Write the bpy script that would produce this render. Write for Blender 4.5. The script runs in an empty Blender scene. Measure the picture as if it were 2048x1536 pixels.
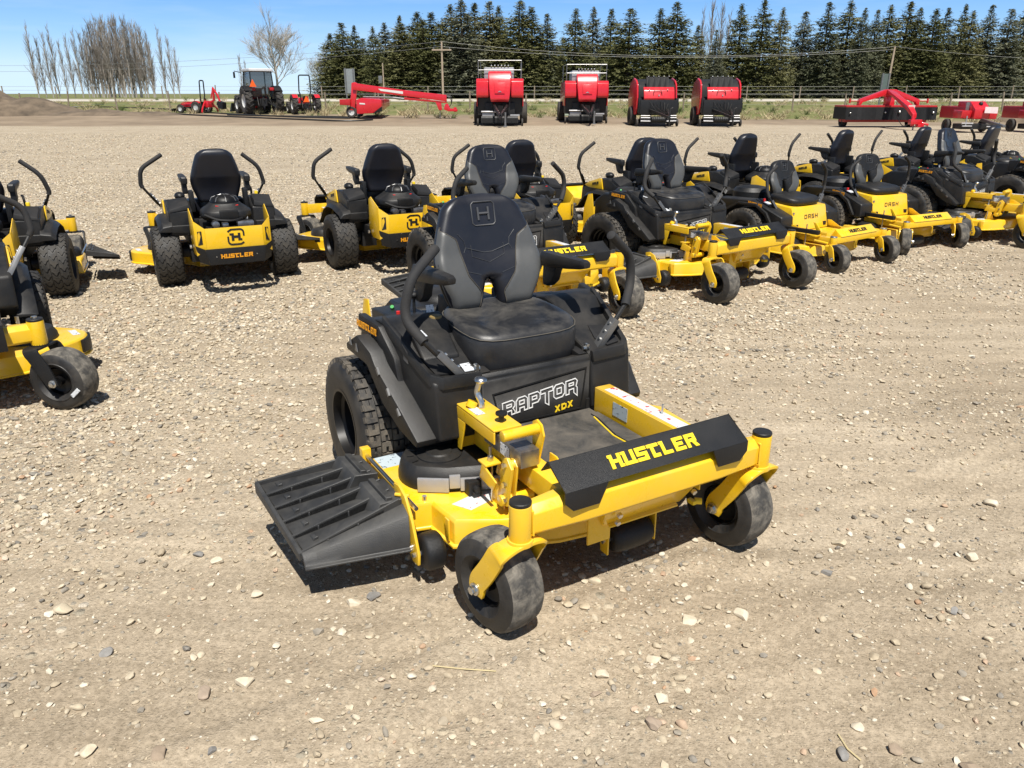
import bpy, bmesh, math, random
import numpy as np
from mathutils import Vector, Matrix
R = math.radians
sin, cos, pi = math.sin, math.cos, math.pi
rnd = random.Random(7)
scene = bpy.context.scene
COL = scene.collection

# ------------------------------------------------------------------ materials
def new_mat(name):
    m = bpy.data.materials.new(name); m.use_nodes = True
    nt = m.node_tree
    return m, nt, nt.nodes['Principled BSDF']
def N(nt, t, **kw):
    n = nt.nodes.new(t)
    for k, v in kw.items():
        if k in n.inputs: n.inputs[k].default_value = v
        else: setattr(n, k, v)
    return n
def ramp(nt, stops):
    n = nt.nodes.new('ShaderNodeValToRGB'); e = n.color_ramp.elements
    while len(e) > 1: e.remove(e[-1])
    e[0].position = stops[0][0]; c = stops[0][1]; e[0].color = c if len(c) == 4 else (*c, 1)
    for p, c in stops[1:]:
        x = e.new(p); x.color = c if len(c) == 4 else (*c, 1)
    return n
def mixc(nt, fac, a, b, mode='MIX'):
    n = nt.nodes.new('ShaderNodeMix'); n.data_type = 'RGBA'; n.blend_type = mode
    for sock, val in ((n.inputs[0], fac), (n.inputs[6], a), (n.inputs[7], b)):
        if hasattr(val, 'is_output'): nt.links.new(val, sock)
        elif isinstance(val, (int, float)): sock.default_value = val
        else: sock.default_value = (*val, 1) if len(val) == 3 else val
    return n.outputs[2]
def math_(nt, op, a, b=0.0, clamp=False):
    n = nt.nodes.new('ShaderNodeMath'); n.operation = op; n.use_clamp = clamp
    for s, v in ((n.inputs[0], a), (n.inputs[1], b)):
        if hasattr(v, 'is_output'): nt.links.new(v, s)
        else: s.default_value = v
    return n.outputs[0]
def mat(name, col, rough=.5, metal=0., var=.12, scale=9., bump=0., bscale=180., dust=0., dcol=(.33, .27, .2), dscale=6., coat=0., spec=.5, dup=True):
    m, nt, b = new_mat(name); L = nt.links.new
    tc = N(nt, 'ShaderNodeTexCoord'); co = tc.outputs['Object']
    n1 = N(nt, 'ShaderNodeTexNoise', Scale=scale, Detail=5., Roughness=.6); L(co, n1.inputs['Vector'])
    r1 = ramp(nt, [(.3, tuple(c * (1 - var) for c in col)), (.7, tuple(min(1, c * (1 + var)) for c in col))])
    L(n1.outputs['Fac'], r1.inputs[0]); c = r1.outputs[0]
    rr = math_(nt, 'ADD', math_(nt, 'MULTIPLY', n1.outputs['Fac'], .2), rough - .1)
    if dust > 0:
        n2 = N(nt, 'ShaderNodeTexNoise', Scale=dscale, Detail=8., Roughness=.68, Distortion=.4); L(co, n2.inputs['Vector'])
        r2 = ramp(nt, [(.40, (0, 0, 0)), (.72, (1, 1, 1))]); L(n2.outputs['Fac'], r2.inputs[0])
        f = math_(nt, 'MULTIPLY', r2.outputs[0], dust)
        if dup:
            g = N(nt, 'ShaderNodeNewGeometry'); sx = N(nt, 'ShaderNodeSeparateXYZ'); L(g.outputs['Normal'], sx.inputs[0])
            up = math_(nt, 'MULTIPLY_ADD', sx.outputs[2], .7); up.node.inputs[2].default_value = .3; up.node.use_clamp = True
            f = math_(nt, 'MULTIPLY', f, up)
        c = mixc(nt, f, c, dcol)
        rr = math_(nt, 'ADD', rr, math_(nt, 'MULTIPLY', f, .45), True)
    L(c, b.inputs['Base Color']); L(rr, b.inputs['Roughness'])
    b.inputs['Metallic'].default_value = metal
    b.inputs['Specular IOR Level'].default_value = spec
    if coat: b.inputs['Coat Weight'].default_value = coat; b.inputs['Coat Roughness'].default_value = .08
    if bump > 0:
        n3 = N(nt, 'ShaderNodeTexNoise', Scale=bscale, Detail=4.); L(co, n3.inputs['Vector'])
        bp = N(nt, 'ShaderNodeBump', Strength=bump, Distance=.002); L(n3.outputs['Fac'], bp.inputs['Height']); L(bp.outputs[0], b.inputs['Normal'])
    return m
DC = (.30, .24, .17)
M = {}
M['yellow'] = mat('yellow_paint', (.82, .50, .012), .27, var=.05, scale=4, dust=.5, dcol=(.60, .43, .18), dscale=9, coat=.35)
M['black'] = mat('black_plastic', (.0110, .0110, .0113), .44, var=.25, bump=.4, bscale=420, dust=.32, dcol=(.085, .074, .06), dscale=7, spec=.42)
M['black2'] = mat('black_powdercoat', (.0085, .009, .010), .46, spec=.4, var=.2, bump=.8, bscale=520, dust=.1, dcol=(.12, .10, .08))
M['dark'] = mat('dark_chassis', (.008, .008, .0085), .55, var=.3, dust=.25, dcol=(.06, .05, .04))
M['gloss'] = mat('gloss_black', (.004, .004, .0045), .42, spec=.3, var=.1, dust=.2, dcol=(.06, .05, .04))
M['foam'] = mat('foam_grip', (.014, .0145, .016), .78, var=.2, bump=.8, bscale=300, dust=.12)
M['navy'] = mat('seat_vinyl_dark', (.0095, .0105, .016), .38, var=.12, bump=.16, bscale=420, dust=.12, dcol=(.10, .095, .09), dscale=7)
M['seatdust'] = mat('seat_vinyl_dusty', (.011, .012, .015), .40, var=.12, bump=.16, bscale=420, dust=.55, dcol=(.17, .155, .13), dscale=4.5)
M['grey'] = mat('seat_vinyl_grey', (.072, .074, .074), .40, var=.08, bump=.16, bscale=420, dust=.2, dcol=(.2, .19, .17))
M['thread'] = mat('seat_piping', (.085, .075, .06), .7, var=.2)
M['rubber'] = mat('tyre_rubber', (.011, .011, .0115), .55, var=.25, bump=.4, bscale=160, dust=.35, dcol=(.11, .095, .075), dscale=9, dup=False)
M['tread'] = mat('tyre_tread_block', (.030, .028, .026), .68, var=.4, bump=.6, bscale=120, dust=.9, dcol=(.20, .17, .13), dscale=11, dup=False)
M['treadb'] = mat('clean_tyre_tread', (.016, .0155, .015), .62, var=.4, bump=.6, bscale=120, dust=.5, dcol=(.09, .078, .06), dscale=11, dup=False)
M['mud'] = mat('dusty_caster_tread', (.040, .038, .035), .85, var=.5, scale=22, bump=.9, bscale=60, dust=.9, dcol=(.25, .225, .185), dscale=19, dup=False)
M['zinc'] = mat('zinc_metal', (.62, .62, .60), .3, metal=1., var=.1)
M['steel'] = mat('bare_steel', (.33, .33, .34), .36, metal=.9, var=.2, scale=30)
M['bracket'] = mat('grey_bracket', (.17, .17, .17), .4, metal=.6, var=.2)
M['silver'] = mat('silver_trim', (.42, .42, .43), .5, metal=.55, var=.08, bump=.5, bscale=300)
M['mat'] = mat('foot_mat', (.042, .041, .039), .8, var=.25, bump=.7, bscale=150, dust=.75, dcol=(.15, .13, .105), dscale=9)
M['white'] = mat('white_lettering', (.80, .80, .78), .5, var=.03)
M['ylet'] = mat('yellow_lettering', (.85, .60, .02), .5, var=.03)
M['olet'] = mat('amber_lettering', (.72, .30, .01), .5, var=.05)
M['blet'] = mat('black_lettering', (.012, .012, .012), .5, var=.05)
M['redp'] = mat('red_plastic', (.55, .02, .015), .4)
M['greenp'] = mat('green_plastic', (.02, .30, .05), .4)
M['tan'] = mat('tan_cap', (.22, .15, .05), .55)
M['chute'] = mat('chute_plastic', (.028, .028, .028), .5, var=.25, bump=.5, bscale=300, dust=.5, dcol=(.10, .095, .085), dscale=7)
M['emboss'] = mat('embossed_vinyl_highlight', (.045, .047, .052), .5, var=.1)  # paler than the seat vinyl to imitate highlights on the raised lines
def decal(name, base, ink, scale=60., thr=.52):
    m, nt, b = new_mat(name); L = nt.links.new
    tc = N(nt, 'ShaderNodeTexCoord')
    v = N(nt, 'ShaderNodeTexVoronoi', Scale=scale); v.distance = 'CHEBYCHEV'; L(tc.outputs['Object'], v.inputs['Vector'])
    r = ramp(nt, [(thr - .02, base), (thr + .02, ink)]); L(v.outputs['Distance'], r.inputs[0]); L(r.outputs[0], b.inputs['Base Color'])
    b.inputs['Roughness'].default_value = .4
    return m
M['decal'] = decal('white_label', (.62, .64, .66), (.05, .05, .06), 130, .6)
M['decalb'] = decal('blue_grey_label', (.45, .53, .58), (.03, .04, .05), 75, .64)
M['decalr'] = decal('warning_label', (.60, .62, .62), (.50, .06, .04), 75, .66)

# ------------------------------------------------------------------ mesh builder
class MB:
    def __init__(s): s.v = []; s.f = []; s.m = []; s.mi = 0
    def add(s, vs, fs):
        o = len(s.v); s.v += [tuple(p) for p in vs]
        for f in fs: s.f.append([o + i for i in f]); s.m.append(s.mi)
        return s
    def hexa(s, p):
        return s.add(p, [(0, 3, 2, 1), (4, 5, 6, 7), (0, 1, 5, 4), (1, 2, 6, 5), (2, 3, 7, 6), (3, 0, 4, 7)])
    def box(s, x0, x1, y0, y1, z0, z1):
        return s.hexa([(x0, y0, z0), (x1, y0, z0), (x1, y1, z0), (x0, y1, z0), (x0, y0, z1), (x1, y0, z1), (x1, y1, z1), (x0, y1, z1)])
    def obox(s, c, sx, sy, sz, mt):
        v = [(i * sx / 2, j * sy / 2, k * sz / 2) for k in (-1, 1) for i, j in ((-1, -1), (1, -1), (1, 1), (-1, 1))]
        return s.hexa([Vector(c) + mt @ Vector(p) for p in v])
    def loft(s, rings, caps=True, closed=True):
        n = len(rings[0]); vs = [p for r in rings for p in r]; fs = []
        for i in range(len(rings) - 1):
            for j in range(n if closed else n - 1):
                k = (j + 1) % n
                fs.append((i * n + j, i * n + k, (i + 1) * n + k, (i + 1) * n + j))
        if caps and closed:
            fs.append(tuple(range(n - 1, -1, -1))); o = (len(rings) - 1) * n; fs.append(tuple(o + j for j in range(n)))
        return s.add(vs, fs)
    def prism(s, pts, vec):
        v = Vector(vec)
        return s.loft([[Vector(p) for p in pts], [Vector(p) + v for p in pts]])
    def prism_y(s, xz, y0, y1):   # polygon in the x-z plane
        return s.loft([[(x, y0, z) for x, z in xz], [(x, y1, z) for x, z in xz]])
    def prism_x(s, yz, x0, x1):
        return s.loft([[(x0, y, z) for y, z in yz], [(x1, y, z) for y, z in yz]])
    def prism_z(s, xy, z0, z1):
        return s.loft([[(x, y, z0) for x, y in xy], [(x, y, z1) for x, y in xy]])
    def tube(s, path, r, n=8, caps=True):
        P = [Vector(p) for p in path]; rings = []; up = None
        for i, p in enumerate(P):
            d = (P[min(i + 1, len(P) - 1)] - P[max(i - 1, 0)]).normalized()
            if up is None:
                a = Vector((0, 0, 1)) if abs(d.z) < .9 else Vector((1, 0, 0)); up = d.cross(a).normalized()
            up = (up - d * up.dot(d)).normalized(); w = d.cross(up)
            q = r[i] if isinstance(r, (list, tuple)) else r
            rings.append([p + (up * cos(2 * pi * k / n) + w * sin(2 * pi * k / n)) * q for k in range(n)])
        return s.loft(rings, caps)
    def cyl(s, a, b, r, n=16, r2=None):
        return s.tube([a, b], [r, r if r2 is None else r2], n)
    def lathe(s, prof, o, axis='y', n=32, caps=False):
        o = Vector(o); rings = []
        for r, h in prof:
            ring = []
            for k in range(n):
                a = 2 * pi * k / n; c, d = r * cos(a), r * sin(a)
                ring.append(o + Vector({'y': (c, h, d), 'z': (c, d, h), 'x': (h, c, d)}[axis]))
            rings.append(ring)
        return s.loft(rings, caps)
    def sphere(s, c, r, n=10, sc=(1, 1, 1)):
        pr = [(max(1e-4, r * sin(pi * i / n)), -r * cos(pi * i / n)) for i in range(n + 1)]
        o = len(s.v); s.lathe(pr, (0, 0, 0), 'z', n * 2)
        for i in range(o, len(s.v)):
            p = s.v[i]; s.v[i] = (c[0] + p[0] * sc[0], c[1] + p[1] * sc[1], c[2] + p[2] * sc[2])
        return s
    def mirror(s):                # add a copy mirrored in y
        n = len(s.v); s.v += [(x, -y, z) for x, y, z in s.v[:n]]
        for f, m in list(zip(s.f, s.m)): s.f.append([i + n for i in f][::-1]); s.m.append(m)
        return s
    def tf(s, mt):
        s.v = [tuple(mt @ Vector(p)) for p in s.v]; return s
    def warp(s, fn):
        s.v = [tuple(fn(*p)) for p in s.v]; return s
    def build(s, name, mats, parent=None, bevel=0, seg=2, loc=None, ang=34, fix=True):
        me = bpy.data.meshes.new(name); me.from_pydata(s.v, [], s.f)
        if not isinstance(mats, (list, tuple)): mats = [mats]
        for m in mats: me.materials.append(m if not isinstance(m, str) else M[m])
        if len(mats) > 1: me.polygons.foreach_set('material_index', s.m)
        if fix or bevel:
            bm = bmesh.new(); bm.from_mesh(me)
            bmesh.ops.remove_doubles(bm, verts=bm.verts, dist=1e-5)
            if fix: bmesh.ops.recalc_face_normals(bm, faces=bm.faces)
            if bevel:
                es = [e for e in bm.edges if len(e.link_faces) == 2 and e.calc_face_angle(0) > R(ang)]
                bmesh.ops.bevel(bm, geom=es, offset=bevel, segments=seg, profile=.6, affect='EDGES', clamp_overlap=True)
            bm.to_mesh(me); bm.free()
        me.polygons.foreach_set('use_smooth', [True] * len(me.polygons))
        me.set_sharp_from_angle(angle=R(ang))
        o = bpy.data.objects.new(name, me); COL.objects.link(o)
        if parent: o.parent = parent
        if loc is not None: o.location = loc
        return o

def pair(mb, name, mats, parent, **k):
    a = mb.build(name, mats, parent, **k); mb.warp(lambda x, y, z: (x, -y, z)); return a, mb.build(name, mats, parent, **k)
def tag(o, label=None, cat=None, group=None, kind=None):
    if label: o['label'] = label
    if cat: o['category'] = cat
    if group: o['group'] = group
    if kind: o['kind'] = kind
    return o
def thing(name, loc, rz=0):
    o = bpy.data.objects.new(name, None); COL.objects.link(o); o.empty_display_size = .2
    o.location = loc; o.rotation_euler = (0, 0, rz); return o
KIDS = {}
def copy_tree(o, parent=None):
    c = o.copy(); COL.objects.link(c)
    if parent: c.parent = parent
    for ch in list(o.children): copy_tree(ch, c)
    return c
def circ(cx, cy, r, a0, a1, n):
    return [(cx + r * cos(R(a0 + (a1 - a0) * i / n)), cy + r * sin(R(a0 + (a1 - a0) * i / n))) for i in range(n + 1)]
def arcpath(pts, rad, n=4):        # rounds the corners of a 3D path
    P = [Vector(p) for p in pts]; out = [P[0]]
    for i in range(1, len(P) - 1):
        a, b, c = P[i - 1], P[i], P[i + 1]
        d1 = (a - b); d2 = (c - b); q = min(rad, d1.length * .45, d2.length * .45)
        p1 = b + d1.normalized() * q; p2 = b + d2.normalized() * q
        for k in range(n + 1):
            t = k / n; out.append(p1 * (1 - t) ** 2 + b * 2 * t * (1 - t) + p2 * t * t)
    return out + [P[-1]]

# ------------------------------------------------------------------ lettering (blocks on a 10 x 8 grid, none overlapping)
LET = {
 'H': [(0, 0, 3, 8), (7, 0, 10, 8), (3, 3, 7, 5), (-1, 6.4, 0, 8), (10, 0, 11, 1.6)],
 'U': [(0, 2, 3, 8), (7, 2, 10, 8), (0, 0, 10, 2), (-1, 6.4, 0, 8), (10, 0, 11, 1.6)],
 'S': [(0, 6, 10, 8), (0, 5, 3, 6), (0, 3, 10, 5), (7, 2, 10, 3), (0, 0, 10, 2)],
 'T': [(-.6, 6, 9.6, 8), (2, 2, 5, 6), (2, 0, 9, 2)],
 'L': [(0, 2, 3, 8), (0, 0, 9, 2), (-1, 6.4, 0, 8)],
 'E': [(0, 6, 10, 8), (0, 5, 3, 6), (0, 3, 8.5, 5), (0, 2, 3, 3), (0, 0, 10, 2)],
 'R': [(0, 6, 10, 8), (0, 5, 3, 6), (7, 5, 10, 6), (0, 3, 10, 5), (0, 0, 3, 3), [(5.2, 3), (8.6, 3), (11, 0), (7.4, 0)]],
 'D': [(0, 6, 7.4, 8), (0, 2, 2.6, 6), (7.4, 1.2, 10, 6.8), (0, 0, 7.4, 2)],
 'd': [(0, 6.6, 8.6, 8), (0, 1.4, 1.6, 6.6), (8, 1.4, 9.6, 6.6), (0, 0, 8.6, 1.4)],
 'a': [(0, 6.6, 9.6, 8), (8, 0, 9.6, 6.6), (1.6, 2.6, 8, 4), (0, 0, 1.6, 6.6)],
 's': [(0, 6.6, 9.6, 8), (0, 4.7, 1.6, 6.6), (0, 3.3, 9.6, 4.7), (8, 1.4, 9.6, 3.3), (0, 0, 9.6, 1.4)],
 'h': [(0, 0, 1.6, 8), (8, 0, 9.6, 8), (1.6, 3.3, 8, 4.7)],
 'X': [[(0, 8), (3, 8), (5, 5.6), (7, 8), (10, 8), (6.6, 4), (10, 0), (7, 0), (5, 2.4), (3, 0), (0, 0), (3.4, 4)]],
}
def lettering(text, w, h, slant=.18, gap=2.4, t=.0025):
    """flat block letters in the u-v plane centred on the origin; returns an MB with x=u, z=v, y=depth (front at -t)"""
    mb = MB(); adv = 10 + gap; tot = adv * len(text) - gap
    for i, ch in enumerate(text):
        for q in LET[ch]:
            p = q if isinstance(q, list) else [(q[0], q[1]), (q[2], q[1]), (q[2], q[3]), (q[0], q[3])]
            pp = [((i * adv + x + slant * (y - 4) - tot / 2) / tot * w, (y - 4) / 8 * h) for x, y in p]
            mb.loft([[(u, 0, v) for u, v in pp], [(u, -t, v) for u, v in pp]])
    return mb
def ribbon(mb, pts, wd, t, closed=True):
    P = [Vector((p[0], p[1])) for p in pts]; n = len(P); a = []; b = []
    for i in range(n):
        p0 = P[i - 1] if (i or closed) else P[i]; p1 = P[i]; p2 = P[(i + 1) % n] if (i < n - 1 or closed) else P[i]
        d1 = (p1 - p0).normalized() if (p1 - p0).length else (p2 - p1).normalized()
        d2 = (p2 - p1).normalized() if (p2 - p1).length else d1
        nn = Vector((-d1.y - d2.y, d1.x + d2.x)); nn.normalize()
        k = wd / 2 / max(.4, nn.dot(Vector((-d1.y, d1.x)))); a.append(p1 + nn * k); b.append(p1 - nn * k)
    for i in range(n if closed else n - 1):
        j = (i + 1) % n
        mb.prism([(a[i].x, 0, a[i].y), (a[j].x, 0, a[j].y), (b[j].x, 0, b[j].y), (b[i].x, 0, b[i].y)], (0, -t, 0))
def frame_m(o, u, v):   # matrix putting local x on u and local z on v, y pointing away from the viewer side (into the surface)
    u = Vector(u).normalized(); v = Vector(v); v = (v - u * v.dot(u)).normalized(); w = v.cross(u)
    m = Matrix(((u.x, w.x, v.x, o[0]), (u.y, w.y, v.y, o[1]), (u.z, w.z, v.z, o[2]), (0, 0, 0, 1))); return m
def emblem(s, t=.0025):  # broken rounded square ring round a block H
    mb = MB(); k = s / 10
    for q in [(-2.6, -2.2, -1.1, 2.2), (1.1, -2.2, 2.6, 2.2), (-1.1, -.6, 1.1, .8), (-3.6, 1.1, -2.6, 2.2), (2.6, -2.2, 3.4, -1.1)]:
        mb.loft([[(x * k, y, z * k) for x, z in ((q[0], q[1]), (q[2], q[1]), (q[2], q[3]), (q[0], q[3]))] for y in (0, -t)])
    ribbon(mb, [(x * k, z * k) for x, z in [(-4.5, 3.2)] + [(-2.5, 4.4), (2.5, 4.4)] + circ(2.5, 2.4, 2, 90, 0, 5)[1:] + [(4.5, .4)]], 1.0 * k, t, False)
    ribbon(mb, [(x * k, z * k) for x, z in [(-4.5, .4), (-4.5, -2.4)] + circ(-2.5, -2.4, 2, 180, 270, 5)[1:] + [(2.5, -4.4), (4.3, -3.4)]], 1.0 * k, t, False)
    return mb
# ------------------------------------------------------------------ mower components (metres; x forward, y left, z up; origin on the ground under the rear axle)
def ysd(x): return .43 + .09 * min(1, max(0, (.6 - x) / .5))

def tread_hooks(mb, rad, hw, n=36):
    pit = 2 * pi / n; r0, r1 = rad - .014, rad
    w = hw * 2 / 5
    for i in range(n):
        for k in range(5):
            a = -hw + k * w + .0022; b = a + w - .0052; th = (b - a) / 2.7
            if k in (0, 2, 4): poly = [(.04, a), (.93, a), (.90, a + th), (.46, a + th), (.46, b - th), (.90, b - th), (.90, b), (.06, b)]
            else: poly = [(.9, b), (.06, b), (.06, b - th), (.52, b - th), (.52, a + th), (.06, a + th), (.06, a), (.9, a)]
            off = .22 * (k % 2) + .12 * k
            ring = []
            for r in (r0, r1):
                ring.append([(r * cos((i + u + off) * pit), v, r * sin((i + u + off) * pit)) for u, v in poly])
            mb.loft(ring)
        for s in (-1, 1):     # shoulder lugs running down the sidewall
            a0, a1 = (i + .1) * pit, (i + .6) * pit
            q = []
            for a in (a0, a1):
                q.append([((rad - .004) * cos(a), s * (hw - .004), (rad - .004) * sin(a)), ((rad - .004) * cos(a), s * (hw + .002), (rad - .004) * sin(a)),
                          ((rad - .045) * cos(a), s * (hw + .0095), (rad - .045) * sin(a)), ((rad - .045) * cos(a), s * (hw + .002), (rad - .045) * sin(a))])
            mb.loft(q)
def tread_waves(mb, rad, hw, n=25):
    pit = 2 * pi / n; r0, r1 = rad - .022, rad
    for i in range(n):
        for k in range(3):
            a = -hw + k * hw * 2 / 3 + .003; b = a + hw * 2 / 3 - .006; st = 8
            off = .5 * (k % 2)
            ru, rl = [], []
            top0, top1, bot0, bot1 = [], [], [], []
            rings = []
            for j in range(st + 1):
                v = a + (b - a) * j / st; c = .24 * cos(2 * pi * (j / st - .5)) + off
                hgt = .395 + .06 * cos(4 * pi * j / st)
                A0, A1 = (i + c - hgt) * pit, (i + c + hgt) * pit
                dr = .008 * (abs(v) / hw) ** 4
                rings.append([(r0 * cos(A0), v, r0 * sin(A0)), ((r1 - dr) * cos(A0 + .012), v, (r1 - dr) * sin(A0 + .012)),
                              ((r1 - dr) * cos(A1 - .012), v, (r1 - dr) * sin(A1 - .012)), (r0 * cos(A1), v, r0 * sin(A1))])
            mb.loft(rings)
        for s in (-1, 1):
            for h in (0, .5):
                a0, a1 = (i + h + .05) * pit, (i + h + .33) * pit
                q = []
                for a in (a0, a1):
                    q.append([((rad - .006) * cos(a), s * (hw - .004), (rad - .006) * sin(a)), ((rad - .008) * cos(a), s * (hw + .003), (rad - .008) * sin(a)),
                              ((rad - .05) * cos(a), s * (hw + .018), (rad - .05) * sin(a)), ((rad - .05) * cos(a), s * (hw + .004), (rad - .05) * sin(a))])
                mb.loft(q)
def drive_wheel(par, y, rad=.282, hw=.118, rim=.14, kind='hook', sgn=1):
    mb = MB(); s = 1
    t = rad - .0105
    pr = [(rim - .004, -hw * .86), (rim + .012, -hw - .006), (rad * .68, -hw - .012), (rad * .84, -hw - .012), (t - .012, -hw - .002), (t, -hw + .012), (t + .004, 0), (t, hw - .012), (t - .012, hw + .002),
          (rad * .84, hw + .012), (rad * .68, hw + .012), (rim + .012, hw + .006), (rim - .004, hw * .86)]
    mb.lathe(pr, (0, 0, 0), 'y', 48)
    mb.mi = 1
    (tread_hooks if kind == 'hook' else tread_waves)(mb, rad, hw - .004)
    w = mb.build('drive_wheel', ['rubber', 'tread' if kind == 'hook' else 'treadb'], par, loc=(0, y, rad))
    rb = MB()
    for sg in (-1, 1):
        rb.lathe([(rim + .014, sg * (hw + .008)), (rim + .002, sg * (hw + .008)), (rim - .006, sg * hw * .80), (rim - .018, sg * hw * .72), (rim - .022, sg * hw * .50),
                  (rim - .034, sg * hw * .44), (rim - .036, sg * hw * .1), (rim * .55, sg * hw * .0), (.03, sg * .004)], (0, 0, 0), 'y', 40)
    o = 1 if y > 0 else -1
    rb.build('rim', 'gloss', w)
    hb = MB(); hb.cyl((0, -.02, 0), (0, o * hw * .45, 0), .036, 20)
    for k in range(5):
        a = 2 * pi * k / 5; hb.cyl((.055 * cos(a), 0, .055 * sin(a)), (.055 * cos(a), o * hw * .28, .055 * sin(a)), .010, 6)
    hb.build('hub', 'dark', w, bevel=.002)
    return w
def caster(par, x, y, yaw, rad=.163, hw=.070, trail=.108, ztop=.36, fork='yellow', fw=.036, gap=.012, flat=False):
    c = MB()
    pr = [(rad * .46, -hw * .62), (rad * .52, -hw * .88), (rad * .60, -hw * .98), (rad * .615, -hw * 1.03), (rad * .635, -hw * 1.03), (rad * .65, -hw * .99), (rad * .80, -hw * .99), (rad * .92, -hw * .86)]
    c.lathe(pr, (-trail, 0, rad), 'y', 48)
    c.lathe([(r, -h) for r, h in pr], (-trail, 0, rad), 'y', 48)
    c.mi = 1
    c.lathe([(rad * .92, -hw * .86), (rad * .965, -hw * .74), (rad * .990, -hw * .5), (rad * .999, -hw * .2), (rad * 1.0, -hw * .03), (rad * .994, 0), (rad * 1.0, hw * .03), (rad * .999, hw * .2), (rad * .990, hw * .5), (rad * .965, hw * .74), (rad * .92, hw * .86)], (-trail, 0, rad), 'y', 48)
    w = c.build('caster_wheel', ['rubber', 'mud'], par, loc=(x, y, 0), ang=50); w.rotation_euler = (0, 0, yaw)
    r = MB()
    for s in (-1, 1):
        r.lathe([(rad * .47, s * hw * .66), (rad * .44, s * hw * .7), (rad * .40, s * hw * .45), (rad * .33, s * hw * .38), (rad * .16, s * hw * .42), (rad * .15, s * hw * .8), (.006, s * hw * .8)], (-trail, 0, rad), 'y', 32)
    r.build('rim', 'gloss', w)
    f = MB(); a = hw + gap
    zt = ztop - .012
    path = [(-trail, -a, rad - .022), (-trail * .98, -a, rad + .02), (-trail * .5, -a, rad + .09), (-trail * .12, -a * .94, rad * 2 + .0)] if not flat else [(-trail, -a, rad - .02), (-trail * .5, -a, rad + .09), (-trail * .1, -a, zt - .02)]
    half = [Vector(p) for p in path]
    arc = [Vector((0, -a * .78, zt - .003)), Vector((0, -a * .4, zt + .004))] if not flat else [Vector((0, -a * .9, zt))]
    left = half + arc
    full = arcpath(left + [Vector((p.x, -p.y, p.z)) for p in reversed(left)], .03, 4)
    rings = []
    for i, p in enumerate(full):
        d = (full[min(i + 1, len(full) - 1)] - full[max(i - 1, 0)]).normalized()
        q = Vector((1, 0, 0)); q = (q - d * q.dot(d)).normalized(); nn = d.cross(q)
        wd = fw * (.80 if i in (0, len(full) - 1) else 1.0)
        rings.append([p + q * wd + nn * .005, p - q * wd + nn * .005, p - q * wd - nn * .005, p + q * wd - nn * .005])
    f.loft(rings)
    f.cyl((0, 0, zt), (0, 0, ztop + .004), .040, 20)
    f.build('fork', fork, w, bevel=.002)
    for s in (-1, 1):
        b = MB(); b.cyl((-trail, s * (a + .004), rad), (-trail, s * (a + .0125), rad), .021, 16)
        b.cyl((-trail, s * (a + .012), rad), (-trail, s * (a + .026), rad), .014, 6)
        b.build('axle_bolt', 'zinc', w, bevel=.0015)
    return w
def post(par, x, y, z0, z1, r=.034, m='yellow', cap='black'):
    p = MB().cyl((x, y, z0), (x, y, z1), r, 28).build('pivot_post', m, par, bevel=.002)
    MB().cyl((x, y, z1 + .0005), (x, y, z1 + .013), r * .98, 28).build('post_cap', cap, p, bevel=.005, seg=3)
    return p
def lever(par, pts, base, rg=.0185, rr=.0105):
    """pts: tip, upper elbow, lower elbow, foot of the foam grip; base: pivot"""
    P = [Vector(p) for p in pts]; B = Vector(base)
    g = MB(); path = arcpath(P, .06, 6); g.tube([path[0] + (path[0] - path[1]).normalized() * .004] + path, [rg * .6] + [rg] * len(path), 14)
    o = g.build('control_lever', 'foam', par)
    rd = P[3] + (B - P[3]) * .78
    MB().tube([P[3] + (P[2] - P[3]).normalized() * .006, rd], rr, 10).build('lever_rod', 'black', o)
    d = (B - P[3]).normalized(); sd = 1 if B.y > 0 else -1
    b = MB(); side = Vector((0, 1, 0)); side = (side - d * side.dot(d)).normalized(); nn = d.cross(side)
    mt = Matrix((d, side, nn)).transposed()
    c = P[3] + (B - P[3]) * .68 - side * sd * .016
    L = (B - P[3]).length * .72
    b.obox(c, L, .006, .036, mt); b.obox(c + nn * .015 + side * sd * .012, L, .028, .005, mt)
    bo = b.build('lever_bracket', 'bracket', o, bevel=.0015)
    k = MB()
    for q in (.45, .62, .8):
        e = P[3] + (B - P[3]) * q - side * sd * .019 + nn * .002
        k.cyl(e, e - side * sd * .007, .006, 6)
    k.build('bolt', 'zinc', bo)
    return o

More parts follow.
